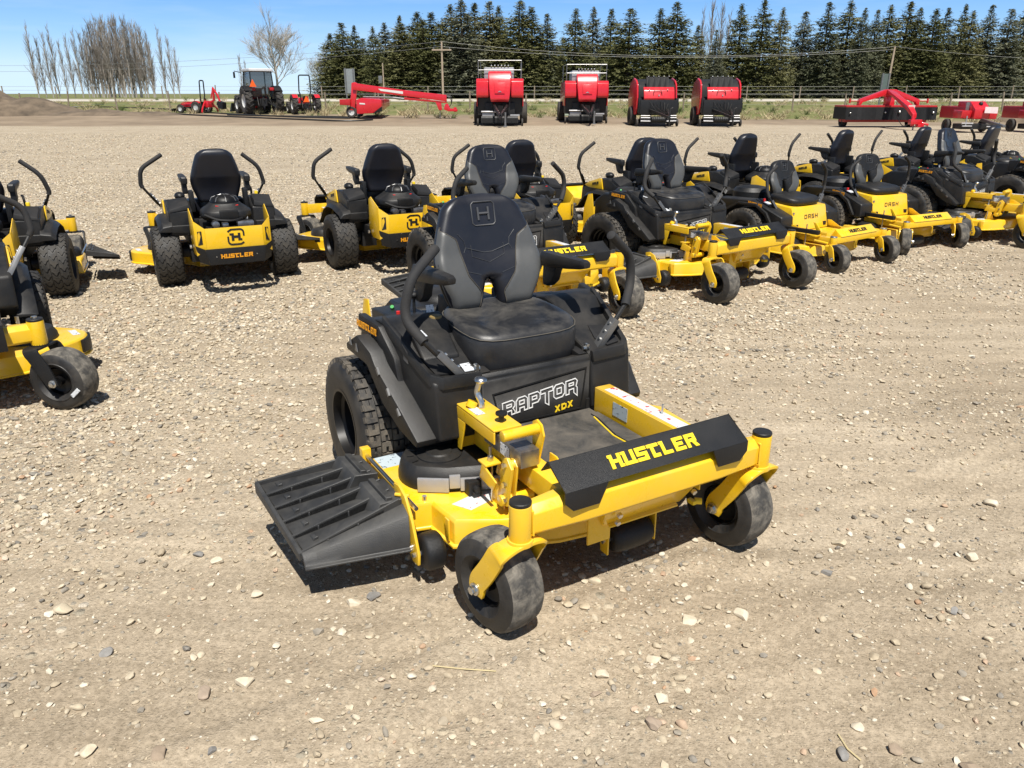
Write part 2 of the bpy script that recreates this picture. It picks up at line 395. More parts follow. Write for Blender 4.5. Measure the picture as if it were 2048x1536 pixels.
def seat_back(par, x0, z0, H, W, tilt, kind='two_tone', D=.085, notch=.26, cc='navy', lab=None):
    """padded backrest; s runs up the back, y across. returns the object; bolsters, seams and emblem are children"""
    def wid(s):
        if s < .04: return W * (.70 + 2.0 * s)
        if s < .42: return W * (.78 + .22 * sin(pi / 2 * (s - .04) / .38))
        if s < .82: q = (s - .42) / .40; return W * (1 - .235 * q ** 1.35)
        q = (s - .82) / .18; return W * (.765 - .11 * q) * (1 - q ** 2.6) ** .42
    def nt(s):
        return 0 if s > notch or not notch else .012 + .034 * (1 - s / notch) ** .8
    def fpos(s, y, d):
        x = d + .55 * y * y + .05 * (1 - s) ** 3 * 0 ; zz = s * H
        bulge = .016 * sin(pi * min(1, s / .5)) if s < .5 else 0
        x += bulge
        return Vector((x0 + x * cos(tilt) - zz * sin(tilt), y, z0 + zz * cos(tilt) + x * sin(tilt)))
    ns, nv = 40, 12
    ss = [1 - (1 - i / ns) ** 1.0 for i in range(ns + 1)]
    def dep(e, r=.04):
        q = min(1, max(0, e / r)); return D / 2 * math.sqrt(max(0, 1 - (1 - q) ** 2))
    mb = MB()
    for sg in (-1, 1):
        grid = []
        for s in ss:
            s_ = min(s, .9985); w = max(.004, wid(s_)); n = nt(s_); row = []
            ys = [n + (w - n) * (.5 - .5 * cos(pi * j / nv)) if n > 0 else w * sin(pi / 2 * j / nv) for j in range(nv + 1)]
            for y in ys:
                e = min(w - y, (1 - s_) * H * .8, s_ * H) if n == 0 else min(w - y, y - n, s_ * H)
                if n == 0 and notch > 0: e = min(e, max(0, (s_ - notch)) * H * 1.0 + y * 1.2 + .0)
                row.append((y, dep(e), s_))
            grid.append(row)
        for fr in (1, -1):
            vs = [fpos(s, sg * y, fr * d) for row in grid for y, d, s in row]; m = nv + 1
            mb.add(vs, [(i * m + j, i * m + j + 1, (i + 1) * m + j + 1, (i + 1) * m + j) for i in range(ns) for j in range(nv)])
    o = mb.build('backrest', cc, par, ang=70)
    if kind == 'plain': return o
    def bnd(s):      # inner edge of the grey side bolsters
        if s < .14: return nt(s) + .02 + .0
        if s < .30: return .050 + (s - .14) / .16 * (W * .22 + .005)
        if s < .60: return .055 + W * .22 + (s - .30) / .30 * W * .12
        return .055 + W * .34 + (s - .60) * W * .9
    for sg in (-1, 1):
        g = []; line = []; top = .73
        m_ = 26
        for i in range(m_ + 1):
            s = .015 + (top - .015) * i / m_; w = wid(s); n = nt(s)
            b_ = min(bnd(s), w - .012); row = []
            if s > .62: b_ = max(b_, bnd(.62) + (s - .62) * W * 3.2); b_ = min(b_, w - .004)
            b_ = max(b_, n + .004)
            for j in range(11):
                y = b_ + (w * .997 - b_) * j / 10
                e = min(w - y, s * H) if n == 0 else min(w - y, y - n, s * H)
                row.append(fpos(s, sg * y, dep(e) + .0035 * min(1, j / .5)))
            g.append(row); line.append(row[0] + Vector((.003, 0, 0)))
        q = MB(); q.add([p for r_ in g for p in r_], [(i * 11 + j, i * 11 + j + 1, (i + 1) * 11 + j + 1, (i + 1) * 11 + j) for i in range(m_) for j in range(10)])
        bo = q.build('side_bolster', 'grey', o, ang=80)
        line += [p + Vector((.003, 0, 0)) for p in g[-1][1:]]
        MB().tube(line, .0018, 5).build('seam', 'thread', bo)
    st = MB()
    def on(s, y): return fpos(s, y, D / 2 + .001)
    for pts in ([(.66, -.13), (.60, -.105), (.54, -.10), (.49, -.02), (.49, 0)], [(.56, -.075), (.46, -.075), (.40, 0)], [(.47, -.135), (.34, -.115), (.30, -.05)], [(.50, -.11), (.545, -.10)]):
        for sg in (-1, 1): st.tube([on(s, sg * y) for s, y in pts], .0014, 4)
    st.build('stitching', 'emboss', o)
    em = MB(); u = .052
    ribl = [(-.8, -1), (.8, -1), (1, -.8), (1, .8), (.8, 1), (-.8, 1), (-1, .8), (-1, -.8), (-.8, -1)]
    em.tube([on(.82 + b * u * .9 / H, a * u) for a, b in ribl], .003, 5)
    em.tube([on(.82 + b * u / H, a * u) for a, b in [(-.45, -.5), (-.45, .5)]], .006, 5); em.tube([on(.82 + b * u / H, a * u) for a, b in [(.45, -.5), (.45, .5)]], .006, 5)
    em.tube([on(.82, -.45 * u), on(.82, .45 * u)], .006, 5)
    em.build('emblem', 'emboss', o)
    return o
def cushion(par, x0, x1, W, z0, z1, m='seatdust', seam=True, dip=.018):
    n = 40; cx, cy = (x0 + x1) / 2, 0; a, b = (x1 - x0) / 2, W; H = z1 - z0
    def out(k, sc):
        t = 2 * pi * k / n; p = 4.2; c, s = cos(t), sin(t)
        r = (abs(c) ** p + abs(s) ** p) ** (-1 / p)
        x = r * c * sc; y = r * s * sc
        wy = b * (1 - .10 * max(0, -x))
        return cx + a * x, wy * y
    rings = []
    for sc, h in ((.84, 0), (.94, .015), (.985, .10), (1.0, .3), (1.005, .55), (1.0, .74), (.985, .85), (.95, .93), (.88, .97), (.78, .985), (.6, .96), (.4, .93), (.2, .91), (.02, .90)):
        ring = []
        for k in range(n):
            x, y = out(k, sc); f = (x - cx) / a
            z = z0 + H * h
            if h > .5: z += .020 * (-f) * h - (.012 * max(0, f - .55) * 2 if h > .7 else 0)
            if sc < .75: z -= dip * (1 - abs(y) / b) * .4
            ring.append((x, y, z))
        rings.append(ring)
    mb = MB(); mb.loft(rings); o = mb.build('seat_cushion', m, par, ang=75)
    if seam:
        ln = [Vector(p) * 1 for p in rings[6]]; ln = [Vector((cx + (p.x - cx) * 1.006, p.y * 1.006, p.z + .004)) for p in ln]
        MB().tube(ln + [ln[0]], .0022, 5).build('piping', 'thread', o)
    return o
def armrest(par, sg, x0, x1, y, z, L=None):
    mb = MB(); y = sg * y
    sec = [(-.029, -.004), (-.024, -.036), (.024, -.036), (.029, -.004), (.022, .016), (-.022, .016)]
    rings = []
    for t, sc, dz in ((0, .7, -.012), (.03, 1, -.004), (.3, 1, .0), (.62, 1.0, .006), (.92, .86, .012), (1, .6, .012)):
        x = x0 + (x1 - x0) * t; rings.append([(x, y + a * sc, z + dz + b * (1.25 - .5 * t) * sc) for a, b in sec])
    mb.loft(rings)
    o = mb.build('armrest', 'black', par, bevel=.004)
    h = MB().loft([[(x, y + a * q, zz) for x, a in ((x0 + .02, -.02), (x0 + .12 * f, -.02), (x0 + .12 * f, .02), (x0 + .02, .02))] for zz, f, q in ((z - .02, 1.15, 1), (z - .06, .95, 1), (z - .10, .8, 1.1), (z - .13, .5, 1))])
    h.build('armrest_hinge', 'black2', o, bevel=.008)
    return o

def deck(par, zt=.245, zb=.138, plan=None, mirror_cover=True):
    plan = plan or [(.29, -.64), (.70, -.64), (.725, -.545), (.875, -.53), (.95, -.40), (1.02, -.2), (1.045, 0), (1.02, .22), (.95, .42), (.86, .58), (.66, .72), (.44, .74), (.31, .66), (.30, .32), (.12, .22), (.12, -.22), (.30, -.32)]
    mb = MB(); cx = sum(p[0] for p in plan) / len(plan); cy = 0
    def sc(k): return [(cx + (x - cx) * k, cy + (y - cy) * k) for x, y in plan]
    o_ = sc(1.0); i_ = sc(.985); l_ = sc(1.018)
    mb.loft([[(x, y, zt) for x, y in i_], [(x, y, zt - .012) for x, y in o_], [(x, y, zb + .014) for x, y in o_], [(x, y, zb + .010) for x, y in l_], [(x, y, zb) for x, y in l_], [(x, y, zb) for x, y in i_], [(x, y, zt - .02) for x, y in sc(.97)]])
    return mb.build('mower_deck', 'yellow', par, bevel=.004)
def deck_cover(par, sg, cx=.535, cy=-.425, r=.155, z0=.2455, z1=.325):
    mb = MB(); pl = circ(cx, cy, r, 95, 300, 22) + [(.690, -.455), (.742, -.30), (.742, -.10), (.46, -.10)]
    cxx = sum(p[0] for p in pl) / len(pl); cyy = sum(p[1] for p in pl) / len(pl)
    def k(s): return [(cxx + (x - cxx) * s, cyy + (y - cyy) * s) for x, y in pl]
    mb.loft([[(x, y, z0) for x, y in pl], [(x, y, z0 + .02) for x, y in pl], [(x, y, z1 - .02) for x, y in k(.93)], [(x, y, z1) for x, y in k(.84)]])
    mb.lathe([(.085, z1 - .004), (.085, z1 + .006), (.05, z1 + .008), (.046, z1 + .014), (.002, z1 + .014)], (cx, cy, 0), 'z', 24)
    if sg < 0:
        for i in range(8):
            a = R(100 + i * 26); mb.prism([(cx + q * cos(a + d), cy + q * sin(a + d), z1 + .0005) for q, d in ((.095, -.02), (.12, -.02), (.12, .02), (.095, .02))], (0, 0, .006))
    if sg > 0: mb.warp(lambda x, y, z: (x, -y, z))
    o = mb.build('deck_cover', 'black', par, bevel=.004)
    t = MB()
    a = [(.635, -.515), (.735, -.29)]
    def trim(p, q, z0_, z1_, th):
        d = Vector((q[0] - p[0], q[1] - p[1])); n = Vector((-d.y, d.x)).normalized() * -th
        if n.x < 0: n = -n
        t.prism([(p[0], p[1], z0_), (q[0], q[1], z0_), (q[0], q[1], z1_), (p[0], p[1], z1_)], (n.x, n.y, 0))
    P0, P1, P2, P3 = Vector((.632, -.555)), Vector((.694, -.46)), Vector((.752, -.315)), Vector((.762, -.24))
    trim(P0, P1, z0 + .004, z1 - .022, .012); trim(P1, P1.lerp(P2, .25), z0 + .02, z1 - .008, .012); trim(P1.lerp(P2, .25), P1.lerp(P2, .7), z0 + .008, z1 - .022, .012)
    trim(P1.lerp(P2, .7), P2, z0 + .008, z1 - .008, .012); trim(P2, P3, z0 + .008, z1 - .022, .012)
    if sg > 0: t.warp(lambda x, y, z: (x, -y, z))
    t.build('cover_trim', 'silver', o, bevel=.003)
    l = MB(); l.box(.722, .762, -.415, -.365, z0, z0 + .055); l.box(.73, .778, -.405, -.375, z0 - .001, z0 + .02); l.cyl((.755, -.39, z0 + .03), (.782, -.39, z0 + .03), .012, 10)
    if sg > 0: l.warp(lambda x, y, z: (x, -y, z))
    l.build('cover_latch', 'dark', o, bevel=.003)
    return o
def chute(par, reach=1.):
    mb = MB()
    H0, H1 = Vector((.33, -.665, .272)), Vector((.735, -.648, .268)); O0, O1 = Vector((.285, -1.045, .245)), Vector((.705, -1.005, .170))
    def S(s, t, dz=0): return H0.lerp(H1, s).lerp(O0.lerp(O1, s), t) + Vector((0, 0, dz - .018 * sin(pi * t) * 0))
    ts = [0, .25, .27, .6, .95, 1]
    def slab(s0, s1, t0, t1, z0a, z0b, th):     # plate with separate lift at its two ends
        a = [S(s0, t0, z0a), S(s1, t0, z0a), S(s1, t1, z0b), S(s0, t1, z0b)]
        mb.hexa([p - Vector((0, 0, th)) for p in a] + a)
    slab(0, 1, 0, 1, -.012, -.004, .007)
    # raised hinge blocks
    for s0, s1 in ((.02, .44), (.56, .98)):
        a = [S(s0, 0, .022), S(s1, 0, .022), S(s1, .23, .040), S(s0, .23, .040)]; b = [S(s0, 0, -.012), S(s1, 0, -.012), S(s1, .31, -.012), S(s0, .31, -.012)]
        mb.hexa(b + a)
        a = [S(s0 + .02, .10, .042), S(s1 - .02, .10, .042), S(s1 - .02, .16, .048), S(s0 + .02, .16, .048)]; b = [S(s0 + .02, .09, .010), S(s1 - .02, .09, .010), S(s1 - .02, .17, .010), S(s0 + .02, .17, .010)]
        mb.hexa(b + a)
    # fins: each one a sloped wedge rising toward the front, ending in an upright wall
    k = 5
    for i in range(k):
        s0, s1 = i / k, (i + 1) / k
        for t0, t1, h0, h1 in ((.2, .97, .034, .006),):
            A = S(s0, t0, -.010); B = S(s1, t0, h0 * .9 - .01); C = S(s1, t1, h1); D_ = S(s0, t1, -.004)
            mb.loft([[A, S(s1, t0, -.012), B], [D_, S(s1, t1, -.006), C]])
        w0, w1 = s1 - .022, s1
        mb.hexa([S(w0, .05, -.012), S(w1, .05, -.012), S(w1, .99, -.008), S(w0, .99, -.008), S(w0, .05, .034), S(w1, .05, .034), S(w1, .99, .008), S(w0, .99, .008)])
        for tt in (.45, .74):
            mb.hexa([S(w0 - .012, tt, -.01), S(w1 + .012, tt, -.01), S(w1 + .012, tt + .015, -.01), S(w0 - .012, tt + .015, -.01)] + [S(w0 - .012, tt, .024 - .018 * tt), S(w1 + .012, tt, .024 - .018 * tt), S(w1 + .012, tt + .015, .023 - .018 * tt), S(w0 - .012, tt + .015, .023 - .018 * tt)])
        c0, c1 = s0 + .05, s1 - .06                         # low cross boss near the outer edge
        mb.hexa([S(c0, .80, -.004), S(c1, .80, .0), S(c1, .86, .0), S(c0, .86, -.004), S(c0, .81, .004), S(c1, .81, .017), S(c1, .85, .016), S(c0, .85, .004)])
    w = .018
    mb.hexa([S(0, .05, -.012), S(w, .05, -.012), S(w, .99, -.008), S(0, .99, -.008), S(0, .05, .03), S(w, .05, .03), S(w, .99, .012), S(0, .99, .012)])
    o_ = Vector((-.0, -.012, 0))
    mb.hexa([S(0, .985, -.03), S(1, .985, -.022), S(1, 1.02, -.026), S(0, 1.02, -.034), S(0, .985, .014), S(1, .985, .008), S(1, 1.02, .004), S(0, 1.02, .010)])
    # front skirt sweeping down
    F0, F1 = Vector((.815, -.668, .150)), Vector((.738, -1.004, .142))
    rows = []
    for t in range(9):
        q = t / 8
        a, b = S(1, q, .010 - .004 * q), F0.lerp(F1, q)
        m1 = a.lerp(b, .35) + Vector((.016 * (1 - q) + .006, 0, .016 * (1 - q) + .004)); m2 = a.lerp(b, .75) + Vector((.014 * (1 - q) + .004, 0, .010 * (1 - q)))
        lip = b + Vector((.014, -.002, -.002)); rows.append([a, m1, m2, b, lip, lip + Vector((0, 0, -.008)), b + Vector((-.006, 0, -.009)), m2 + Vector((-.008, 0, -.004)), m1 + Vector((-.01, 0, -.006)), a + Vector((-.01, 0, -.01))])
    mb.loft(rows)
    if reach != 1: mb.warp(lambda x, y, z: (x, -.655 + (y + .655) * reach if y < -.655 else y, z))
    o = mb.build('discharge_chute', 'chute', par, bevel=.002, seg=1)
    h = MB(); h.cyl((.30, -.638, .283), (.80, -.632, .280), .0075, 10)
    h.build('hinge_rod', 'zinc', o)
    return o
def roller(par, c, r, w, br=None, name='anti_scalp_roller'):
    mb = MB(); h = w / 2
    mb.lathe([(.004, -h), (r * .5, -h), (r * .8, -h + .004), (r * .95, -h * .72), (r, -h * .4), (r, h * .4), (r * .95, h * .72), (r * .8, h - .004), (r * .5, h), (.004, h)], c, 'y', 28)
    o = mb.build(name, 'black2', par, ang=60)
    MB().cyl((c[0], c[1] - h - .03, c[2]), (c[0], c[1] + h + .012, c[2]), .009, 8).build('axle_bolt', 'zinc', o)
    return o
def side_prism(mb, poly, off, thick, inner=None):
    a = [(x, -(ysd(x) + off), z) for x, z in poly]
    b = [(x, (-(ysd(x) + off) + thick) if inner is None else inner, z) for x, z in poly]
    return mb.loft([a, b])
def put_text(par, text, w, h, o, u, v, m, slant=.18, gap=2.4, name='lettering', t=.0025):
    mb = lettering(text, w, h, slant, gap, t).tf(frame_m(o, u, v))
    return mb.build(name, m, par)
def label(par, pts, m, name='label', t=.0012):
    P = [Vector(p) for p in pts]; n = (P[1] - P[0]).cross(P[2] - P[0]).normalized() * t
    return MB().prism([p + n * .2 for p in P], n).build(name, m, par)
RAP = {  # outline letters, each a list of closed loops on the 10 x 8 grid
 'R': [[(0, 0), (0, 8), (8, 8), (10, 6.4), (10, 4.4), (8.4, 3.2), (10, 1.4), (10, 0), (7, 0), (7, 2.4), (3, 2.4), (3, 0)], [(3, 4.6), (3, 6), (7, 6), (7, 4.6)]],
 'r': [[(-.6, -3.4), (-.6, 8), (8, 8), (10, 6.4), (10, 4.4), (8.4, 3.2), (10, 1.4), (10, 0), (7, 0), (7, 2.4), (3, 2.4), (3, 0), (1.6, -1.4)], [(3, 4.6), (3, 6), (7, 6), (7, 4.6)]],
 'A': [[(0, 0), (0, 6.4), (2, 8), (8, 8), (10, 6.4), (10, 0), (7, 0), (7, 2), (3, 2), (3, 0)], [(3, 4), (3, 6), (7, 6), (7, 4)]],
 'P': [[(0, 0), (0, 8), (8, 8), (10, 6.4), (10, 3.6), (8, 2), (3, 2), (3, 0)], [(3, 4.2), (3, 6), (7, 6), (7, 4.2)]],
 'T': [[(-.6, 5.6), (-.6, 8), (10.4, 8), (10.4, 5.6), (6.6, 5.6), (6.6, -2.0), (3.4, -.2), (3.4, 5.6)]],
 'O': [[(0, 1.6), (0, 6.4), (2, 8), (8, 8), (10, 6.4), (10, 1.6), (8, 0), (2, 0)], [(3, 2.4), (3, 5.6), (7, 5.6), (7, 2.4)]],
 'q': [[(0, 0), (0, 8), (9, 8), (10.8, 6.4), (10, 4.4), (9.6, 3.4), (10.6, 2.6), (10.6, -2.4), (7.4, 0), (7.4, 2.4), (3, 2.4), (3, 0)], [(3, 4.6), (3, 6), (7.2, 6), (7.2, 4.6)]],
}
def rap_text(par, w, h, o, u, v):
    mb = MB(); adv = 11.2; tot = adv * 6
    for i, ch in enumerate('rAPTOq'):
        for lp in RAP[ch]:
            ribbon(mb, [((i * adv + x + .12 * (y - 4) - tot / 2) / tot * w, (y - 4) / 8 * h) for x, y in lp], w / 88, .002)
    return mb.tf(frame_m(o, u, v)).build('lettering', 'white', par)

def frame_common(t, m='yellow', xr=-.5):
    f = MB()
    f.box(xr, .55, -.29, -.23, .33, .42); f.box(xr, .55, .23, .29, .33, .42)
    f.box(-.36, -.30, -.229, .229, .33, .41)
    f.cyl((0, -.36, .282), (0, .36, .282), .05, 16); f.box(-.10, .10, -.30, -.16, .2, .34); f.box(-.10, .10, .16, .30, .2, .34)
    f.box(.30, .50, -.2, .2, .30, .40)
    return f.build('chassis', 'dark', t, bevel=.003)
def beam(t, m='yellow', x0=1.2, x1=1.278, z0=.368, z1=.478, tw=.487):
    b = MB()
    def ring(y, a, c, e, g): 
        k = .012
        return [(a, y, e), (c - k, y, e), (c, y, e + k), (c, y, g - k * 2.0), (c - k * 2, y, g), (a, y, g)]
    b.loft([ring(-tw + .025, x0 + .012, x1 - .018, .366, .462), ring(-.27, x0, x1, z0, z1), ring(.27, x0, x1, z0, z1), ring(tw - .025, x0 + .012, x1 - .018, .366, .462)])
    return b.build('front_axle_beam', m, t, bevel=.003)
def front_cover(t, text='HUSTLER', m='black2', tm='ylet', half=.365):
    c = MB(); th = .006
    A = (1.150, .512); B = (1.192, .558); C_ = (1.290, .498); D_ = (1.290, .432)
    c.prism_y([A, B, (B[0] + .003, B[1] - th), (A[0] + .006, A[1])], -half, half)
    c.prism_y([B, (C_[0], C_[1]), (C_[0] - th, C_[1] - .002), (B[0] + .001, B[1] - th * 1.3)], -half, half)
    for s in (-1, 1):
        y0, y1, y2, y3 = s * half, s * (half - .155), s * (half - .125), s * (half - .03)
        yz = [(y0, C_[1]), (y1, C_[1]), (y2, D_[1]), (y3, D_[1]), (y0, D_[1] + .03)]
        c.loft([[(C_[0], y, z - .0005) for y, z in yz], [(C_[0] - th, y, z - .0005) for y, z in yz]])
    o = c.build('front_cover', m, t, bevel=.003)
    n = Vector((B[1] - C_[1], 0, C_[0] - B[0])).normalized(); mid = Vector(((B[0] + C_[0]) / 2, .0, (B[1] + C_[1]) / 2)) + n * .0012
    put_text(o, text, .345, .050, mid, (0, 1, 0), (B[0] - C_[0], 0, B[1] - C_[1]), tm, gap=1.6, slant=.22)
    return o

def make_raptor(label_, lpts, rpts):
    t = thing('zero_turn_mower', (0, 0, 0)); tag(t, label_, 'mower', 'front-facing mowers with black side fenders and roofless high-back seat')
    drive_wheel(t, -.484, hw=.126); drive_wheel(t, .484, hw=.126)
    frame_common(t)
    # body shell: side pods, front corners, tub rim
    b = MB()
    side = [(-.02, .60), (.03, .735), (.10, .752), (.19, .768), (.26, .755), (.335, .690), (.44, .640), (.525, .612), (.545, .603), (.572, .385), (.50, .365), (.425, .358), (.38, .44), (.31, .535), (.2, .595), (.1, .61)]
    side_prism(b, side, 0, 0, inner=-.245)
    b.mirror(); b.box(-.02, .50, -.2445, .2445, .44, .50)
    sh = b.build('body_shell', 'black', t, bevel=.013, seg=3)
    r = MB()          # raised tub rim and the step line under it
    out = [(.20, -.497), (.34, -.475), (.45, -.457), (.520, -.444), (.553, -.405), (.555, -.247)]
    inn = [(.20, -.478), (.34, -.456), (.44, -.439), (.505, -.426), (.533, -.395), (.535, -.247)]
    zr = [.785, .720, .668, .636, .626, .622]
    rings = []
    for (a, b_), (c, d), z in zip(out, inn, zr): rings.append([(a, b_, z), (a + .006, b_ - .006, z - .045), (c + .006, d, z - .05), (c, d, z)])
    r.loft(rings)
    pair(r, 'tub_rim', 'black', sh, bevel=.006)
    fp = MB(); side_prism(fp, [(.040, .700), (.062, .768), (.22, .752), (.322, .649), (.335, .60), (.371, .457), (.465, .366), (.43, .36), (.31, .535), (.25, .64), (.2, .69)], .022, .03)
    pair(fp, 'fender_panel', 'black', sh, bevel=.006)
    w = MB(); side_prism(w, [(.150, .708), (.044, .650), (.046, .626), (.19, .610), (.215, .604), (.316, .474), (.425, .405), (.538, .368), (.547, .394), (.448, .480), (.275, .618), (.248, .660)], .075, .10)
    pair(w, 'fender_flare', 'black', sh, bevel=.006, seg=2)
    for x, z in ((.300, .60), (.365, .535), (.43, .475)): v = MB(); v.obox((x, -(ysd(x) + .0765), z), .030, .008, .016, Matrix.Rotation(R(50), 3, 'Y')); pair(v, 'fender_vent', 'bracket', sh)
    for x, z in ((.10, .685), (.145, .668)): v = MB(); v.prism([(x, -(ysd(x) + .077), z + .006), (x - .014, -(ysd(x) + .077), z - .026), (x + .014, -(ysd(x) + .077), z - .026)], (0, .004, 0)); pair(v, 'fender_mark', 'bracket', sh)
    for s in (-1, 1):
        y = s * (ysd(.13) + .0235); sl = (.52 - .498) / .12
        put_text(sh, 'HUSTLER', .145, .026, (.140, y, .730), (s * -1, .09 if s < 0 else .09, -.06) if s < 0 and False else ((1, .18 * 1, -.09) if s < 0 else (-1, .18, .09)), (0, 0, 1), 'olet', gap=3.2)
    pair(MB().prism([(.40, -.430, .660), (.505, -.412, .622), (.515, -.35, .619), (.46, -.325, .635), (.38, -.345, .668)], (0, 0, .004)), 'recess_shade_plate', 'dark', sh)  # flat dark plate imitating the shade of the recess around the lever
    # front panel
    p = MB(); p.box(.45, .545, -.2445, .2445, .365, .565)
    p.loft([[(.545, y, .565), (.545, y, .592), (.535, y, .606), (.45, y, .585), (.45, y, .565)] for y in (-.2445, .2445)])
    po = p.build('front_panel', 'black', t, bevel=.004)
    e = MB(); ribbon(e, [(-.200, .520), (.225, .555), (.205, .385), (-.165, .385)], .006, .003); e.tf(frame_m((.5452, 0, 0), (0, 1, 0), (0, 0, 1))).build('panel_border', 'black2', po)
    rap_text(po, .345, .058, (.5456, .015, .468), (0, 1, .125), (0, 0, 1))
    put_text(po, 'XDX', .085, .026, (.5456, .122, .408), (0, 1, .125), (0, 0, 1), 'ylet', slant=.1)
    # seat pan and consoles
    s = MB(); s.box(.02, .50, -.243, .243, .52, .555); s.prism_y([(.12, .555), (.50, .555), (.53, .610), (.46, .618), (.15, .60)], -.238, -.20); s.prism_y([(.12, .555), (.50, .555), (.53, .610), (.46, .618), (.15, .60)], .20, .238)
    s.box(.15, .45, -.16, .16, .555, .60)
    s.box(-.12, .02, -.243, .243, .50, .62)
    s.build('seat_pan', 'dark', t, bevel=.004)
    k = MB(); sy = -1
    k.cyl((.505, sy * .235, .622), (.505, sy * .262, .622), .009, 8); k.cyl((.505, sy * .25, .612), (.505, sy * .25, .642), .005, 6); k.box(.50, .52, sy * .25 - .006, sy * .25 + .006, .57, .64)
    pair(k, 'seat_latch', 'zinc', t)
    c = MB(); c.prism_y([(-.12, .60), (-.12, .735), (.12, .752), (.34, .722), (.425, .66), (.425, .60)], -.425, -.275)
    co = c.build('control_console', 'black', t, bevel=.012, seg=3)
    l = MB(); l.sphere((.115, -.325, .858 - .03), .021, 8, (1, 1, .7)); l.cyl((.115, -.325, .745), (.115, -.325, .815), .0065, 8); l.build('throttle_lever', 'black2', co)
    q = MB(); q.cyl((.23, -.285, .742), (.23, -.285, .765), .026, 16); q.build('fuel_cap', 'tan', co, bevel=.003)
    MB().cyl((.09, -.385, .75), (.09, -.385, .762), .008, 10).build('switch_button', 'redp', co)
    MB().cyl((-.03, -.36, .738), (-.015, -.37, .755), .008, 10).build('ignition_key', 'greenp', co)
    label(co, [(.13, -.36, .753), (.20, -.36, .743), (.20, -.34, .743), (.13, -.34, .753)], 'decal')
    label(co, [(.205, -.335, .743), (.245, -.335, .737), (.245, -.305, .737), (.205, -.305, .743)], 'decal')
    MB().prism([(.185, -.300, .744), (.188, -.268, .744), (.176, -.268, .795), (.173, -.300, .795)], (.002, 0, 0)).build('warning_tag', 'decal', co)
    label(co, [(.27, -.39, .733), (.345, -.39, .7225), (.345, -.37, .7225), (.27, -.37, .733)], 'decal')
    j = MB(); j.box(.38, .384, -.4255, -.40, .62, .68)
    c = MB(); c.prism_y([(-.12, .58), (-.12, .70), (.02, .730), (.21, .730), (.32, .70), (.43, .618), (.43, .58)], .275, .445)
    c2 = c.build('cup_holder_console', 'black', t, bevel=.014, seg=3)
    MB().lathe([(.046, .7312), (.040, .7345), (.036, .7315), (.034, .70), (.002, .70)], (.115, .362, 0), 'z', 24).build('cup_holder', 'dark', c2)
    MB().cyl((.285, .43, .70), (.285, .455, .695), .022, 14).build('console_dial', 'black2', c2, bevel=.003)
    MB().cyl((.34, -.44, .0), (.34, -.44, .0001), .001, 4)
    MB().prism([(.345, -.476, .712), (.385, -.471, .688), (.385, -.472, .640), (.355, -.476, .650)], (0, .003, 0)).build('width_label', 'bracket', sh)
    MB().prism([(.470, -.30, .6335), (.515, -.30, .6195), (.515, -.262, .6195), (.470, -.262, .6335)], (0, 0, .003)).build('pivot_label', 'decal', t)
    # seat
    sb = seat_back(t, .150, .740, .470, .243, R(13.5))
    cushion(t, .090, .508, .252, .572, .762)
    armrest(t, -1, .10, .425, .300, .935); armrest(t, 1, .10, .425, .300, .930)
    pair(MB().box(-.02, .10, -.16, -.10, .60, .78), 'seat_hinge', 'dark', t, bevel=.006)
    # levers
    lever(t, lpts, (.515, -.315, .600)); lever(t, rpts, (.49, .315, .600))
    # engine shroud and rear guard
    g = MB(); g.prism_y([(-.55, .42), (-.55, .60), (-.42, .68), (-.16, .69), (-.12, .50), (-.12, .42)], -.235, .235)
    g.lathe([(.13, .688), (.12, .715), (.06, .73), (.002, .732)], (-.32, 0, 0), 'z', 24)
    g.build('engine_shroud', 'black', t, bevel=.03, seg=3)
    g = MB()
    for sy in (-1, 1):
        g.prism_y([(-.62, .30), (-.62, .52), (-.56, .66), (-.50, .67), (-.46, .45), (-.46, .34)], sy * .30, sy * .306)
    g.box(-.628, -.622, -.27, .27, .28, .52); g.prism([(-.62, -.306, .30), (-.62, -.306, .50), (-.6225, -.27, .52), (-.6225, -.27, .28)], (-.005, 0, 0)); g.prism([(-.62, .306, .30), (-.62, .306, .50), (-.6225, .27, .52), (-.6225, .27, .28)], (-.005, 0, 0))
    g.build('rear_guard', 'yellow', t, bevel=.002)
    # floor, rails, beam
    MB().prism_y([(.547, .372), (1.18, .372), (1.20, .385), (1.18, .366), (.547, .366)], -.215, .25).build('floor_pan', 'dark', t)
    fm = MB(); fm.prism_z([(.550, -.21), (1.17, -.21), (1.17, .245), (.550, .245)], .3725, .3765)
    fo = fm.build('foot_mat', 'mat', t, bevel=.0015)
    st = MB(); st.tube([(.64, .205, .378), (.82, .165, .378), (1.04, .175, .378)], .003, 6); st.build('mat_stripe', 'ylet', fo)
    st = MB(); st.prism_z([(.61, .21), (.66, .21), (.83, .172), (1.05, .182), (1.05, .244), (.61, .244)], .377, .383); st.build('mat_ridge', 'mat', fo, bevel=.002)
    rl = MB(); rl.box(.575, 1.199, .2515, .258, .30, .474); rl.box(.575, 1.199, .2585, .325, .468, .475); rl.box(.575, 1.199, .319, .325, .44, .467); rl.box(.56, .6, .262, .30, .40, .467)
    ro = rl.build('frame_rail', 'yellow', t, bevel=.002)
    label(ro, [(.62, .265, .4755), (1.12, .265, .4755), (1.12, .318, .4755), (.62, .318, .4755)], 'decalr', 'warning_label')
    MB().prism([(.70, .2505, .455), (.79, .2505, .455), (.79, .2505, .40), (.70, .2505, .40)], (0, -.001, 0)).build('serial_label', 'decalb', ro)
    MB().cyl((.93, .30, .475), (.93, .30, .515), .004, 8).build('rail_pin', 'zinc', ro)
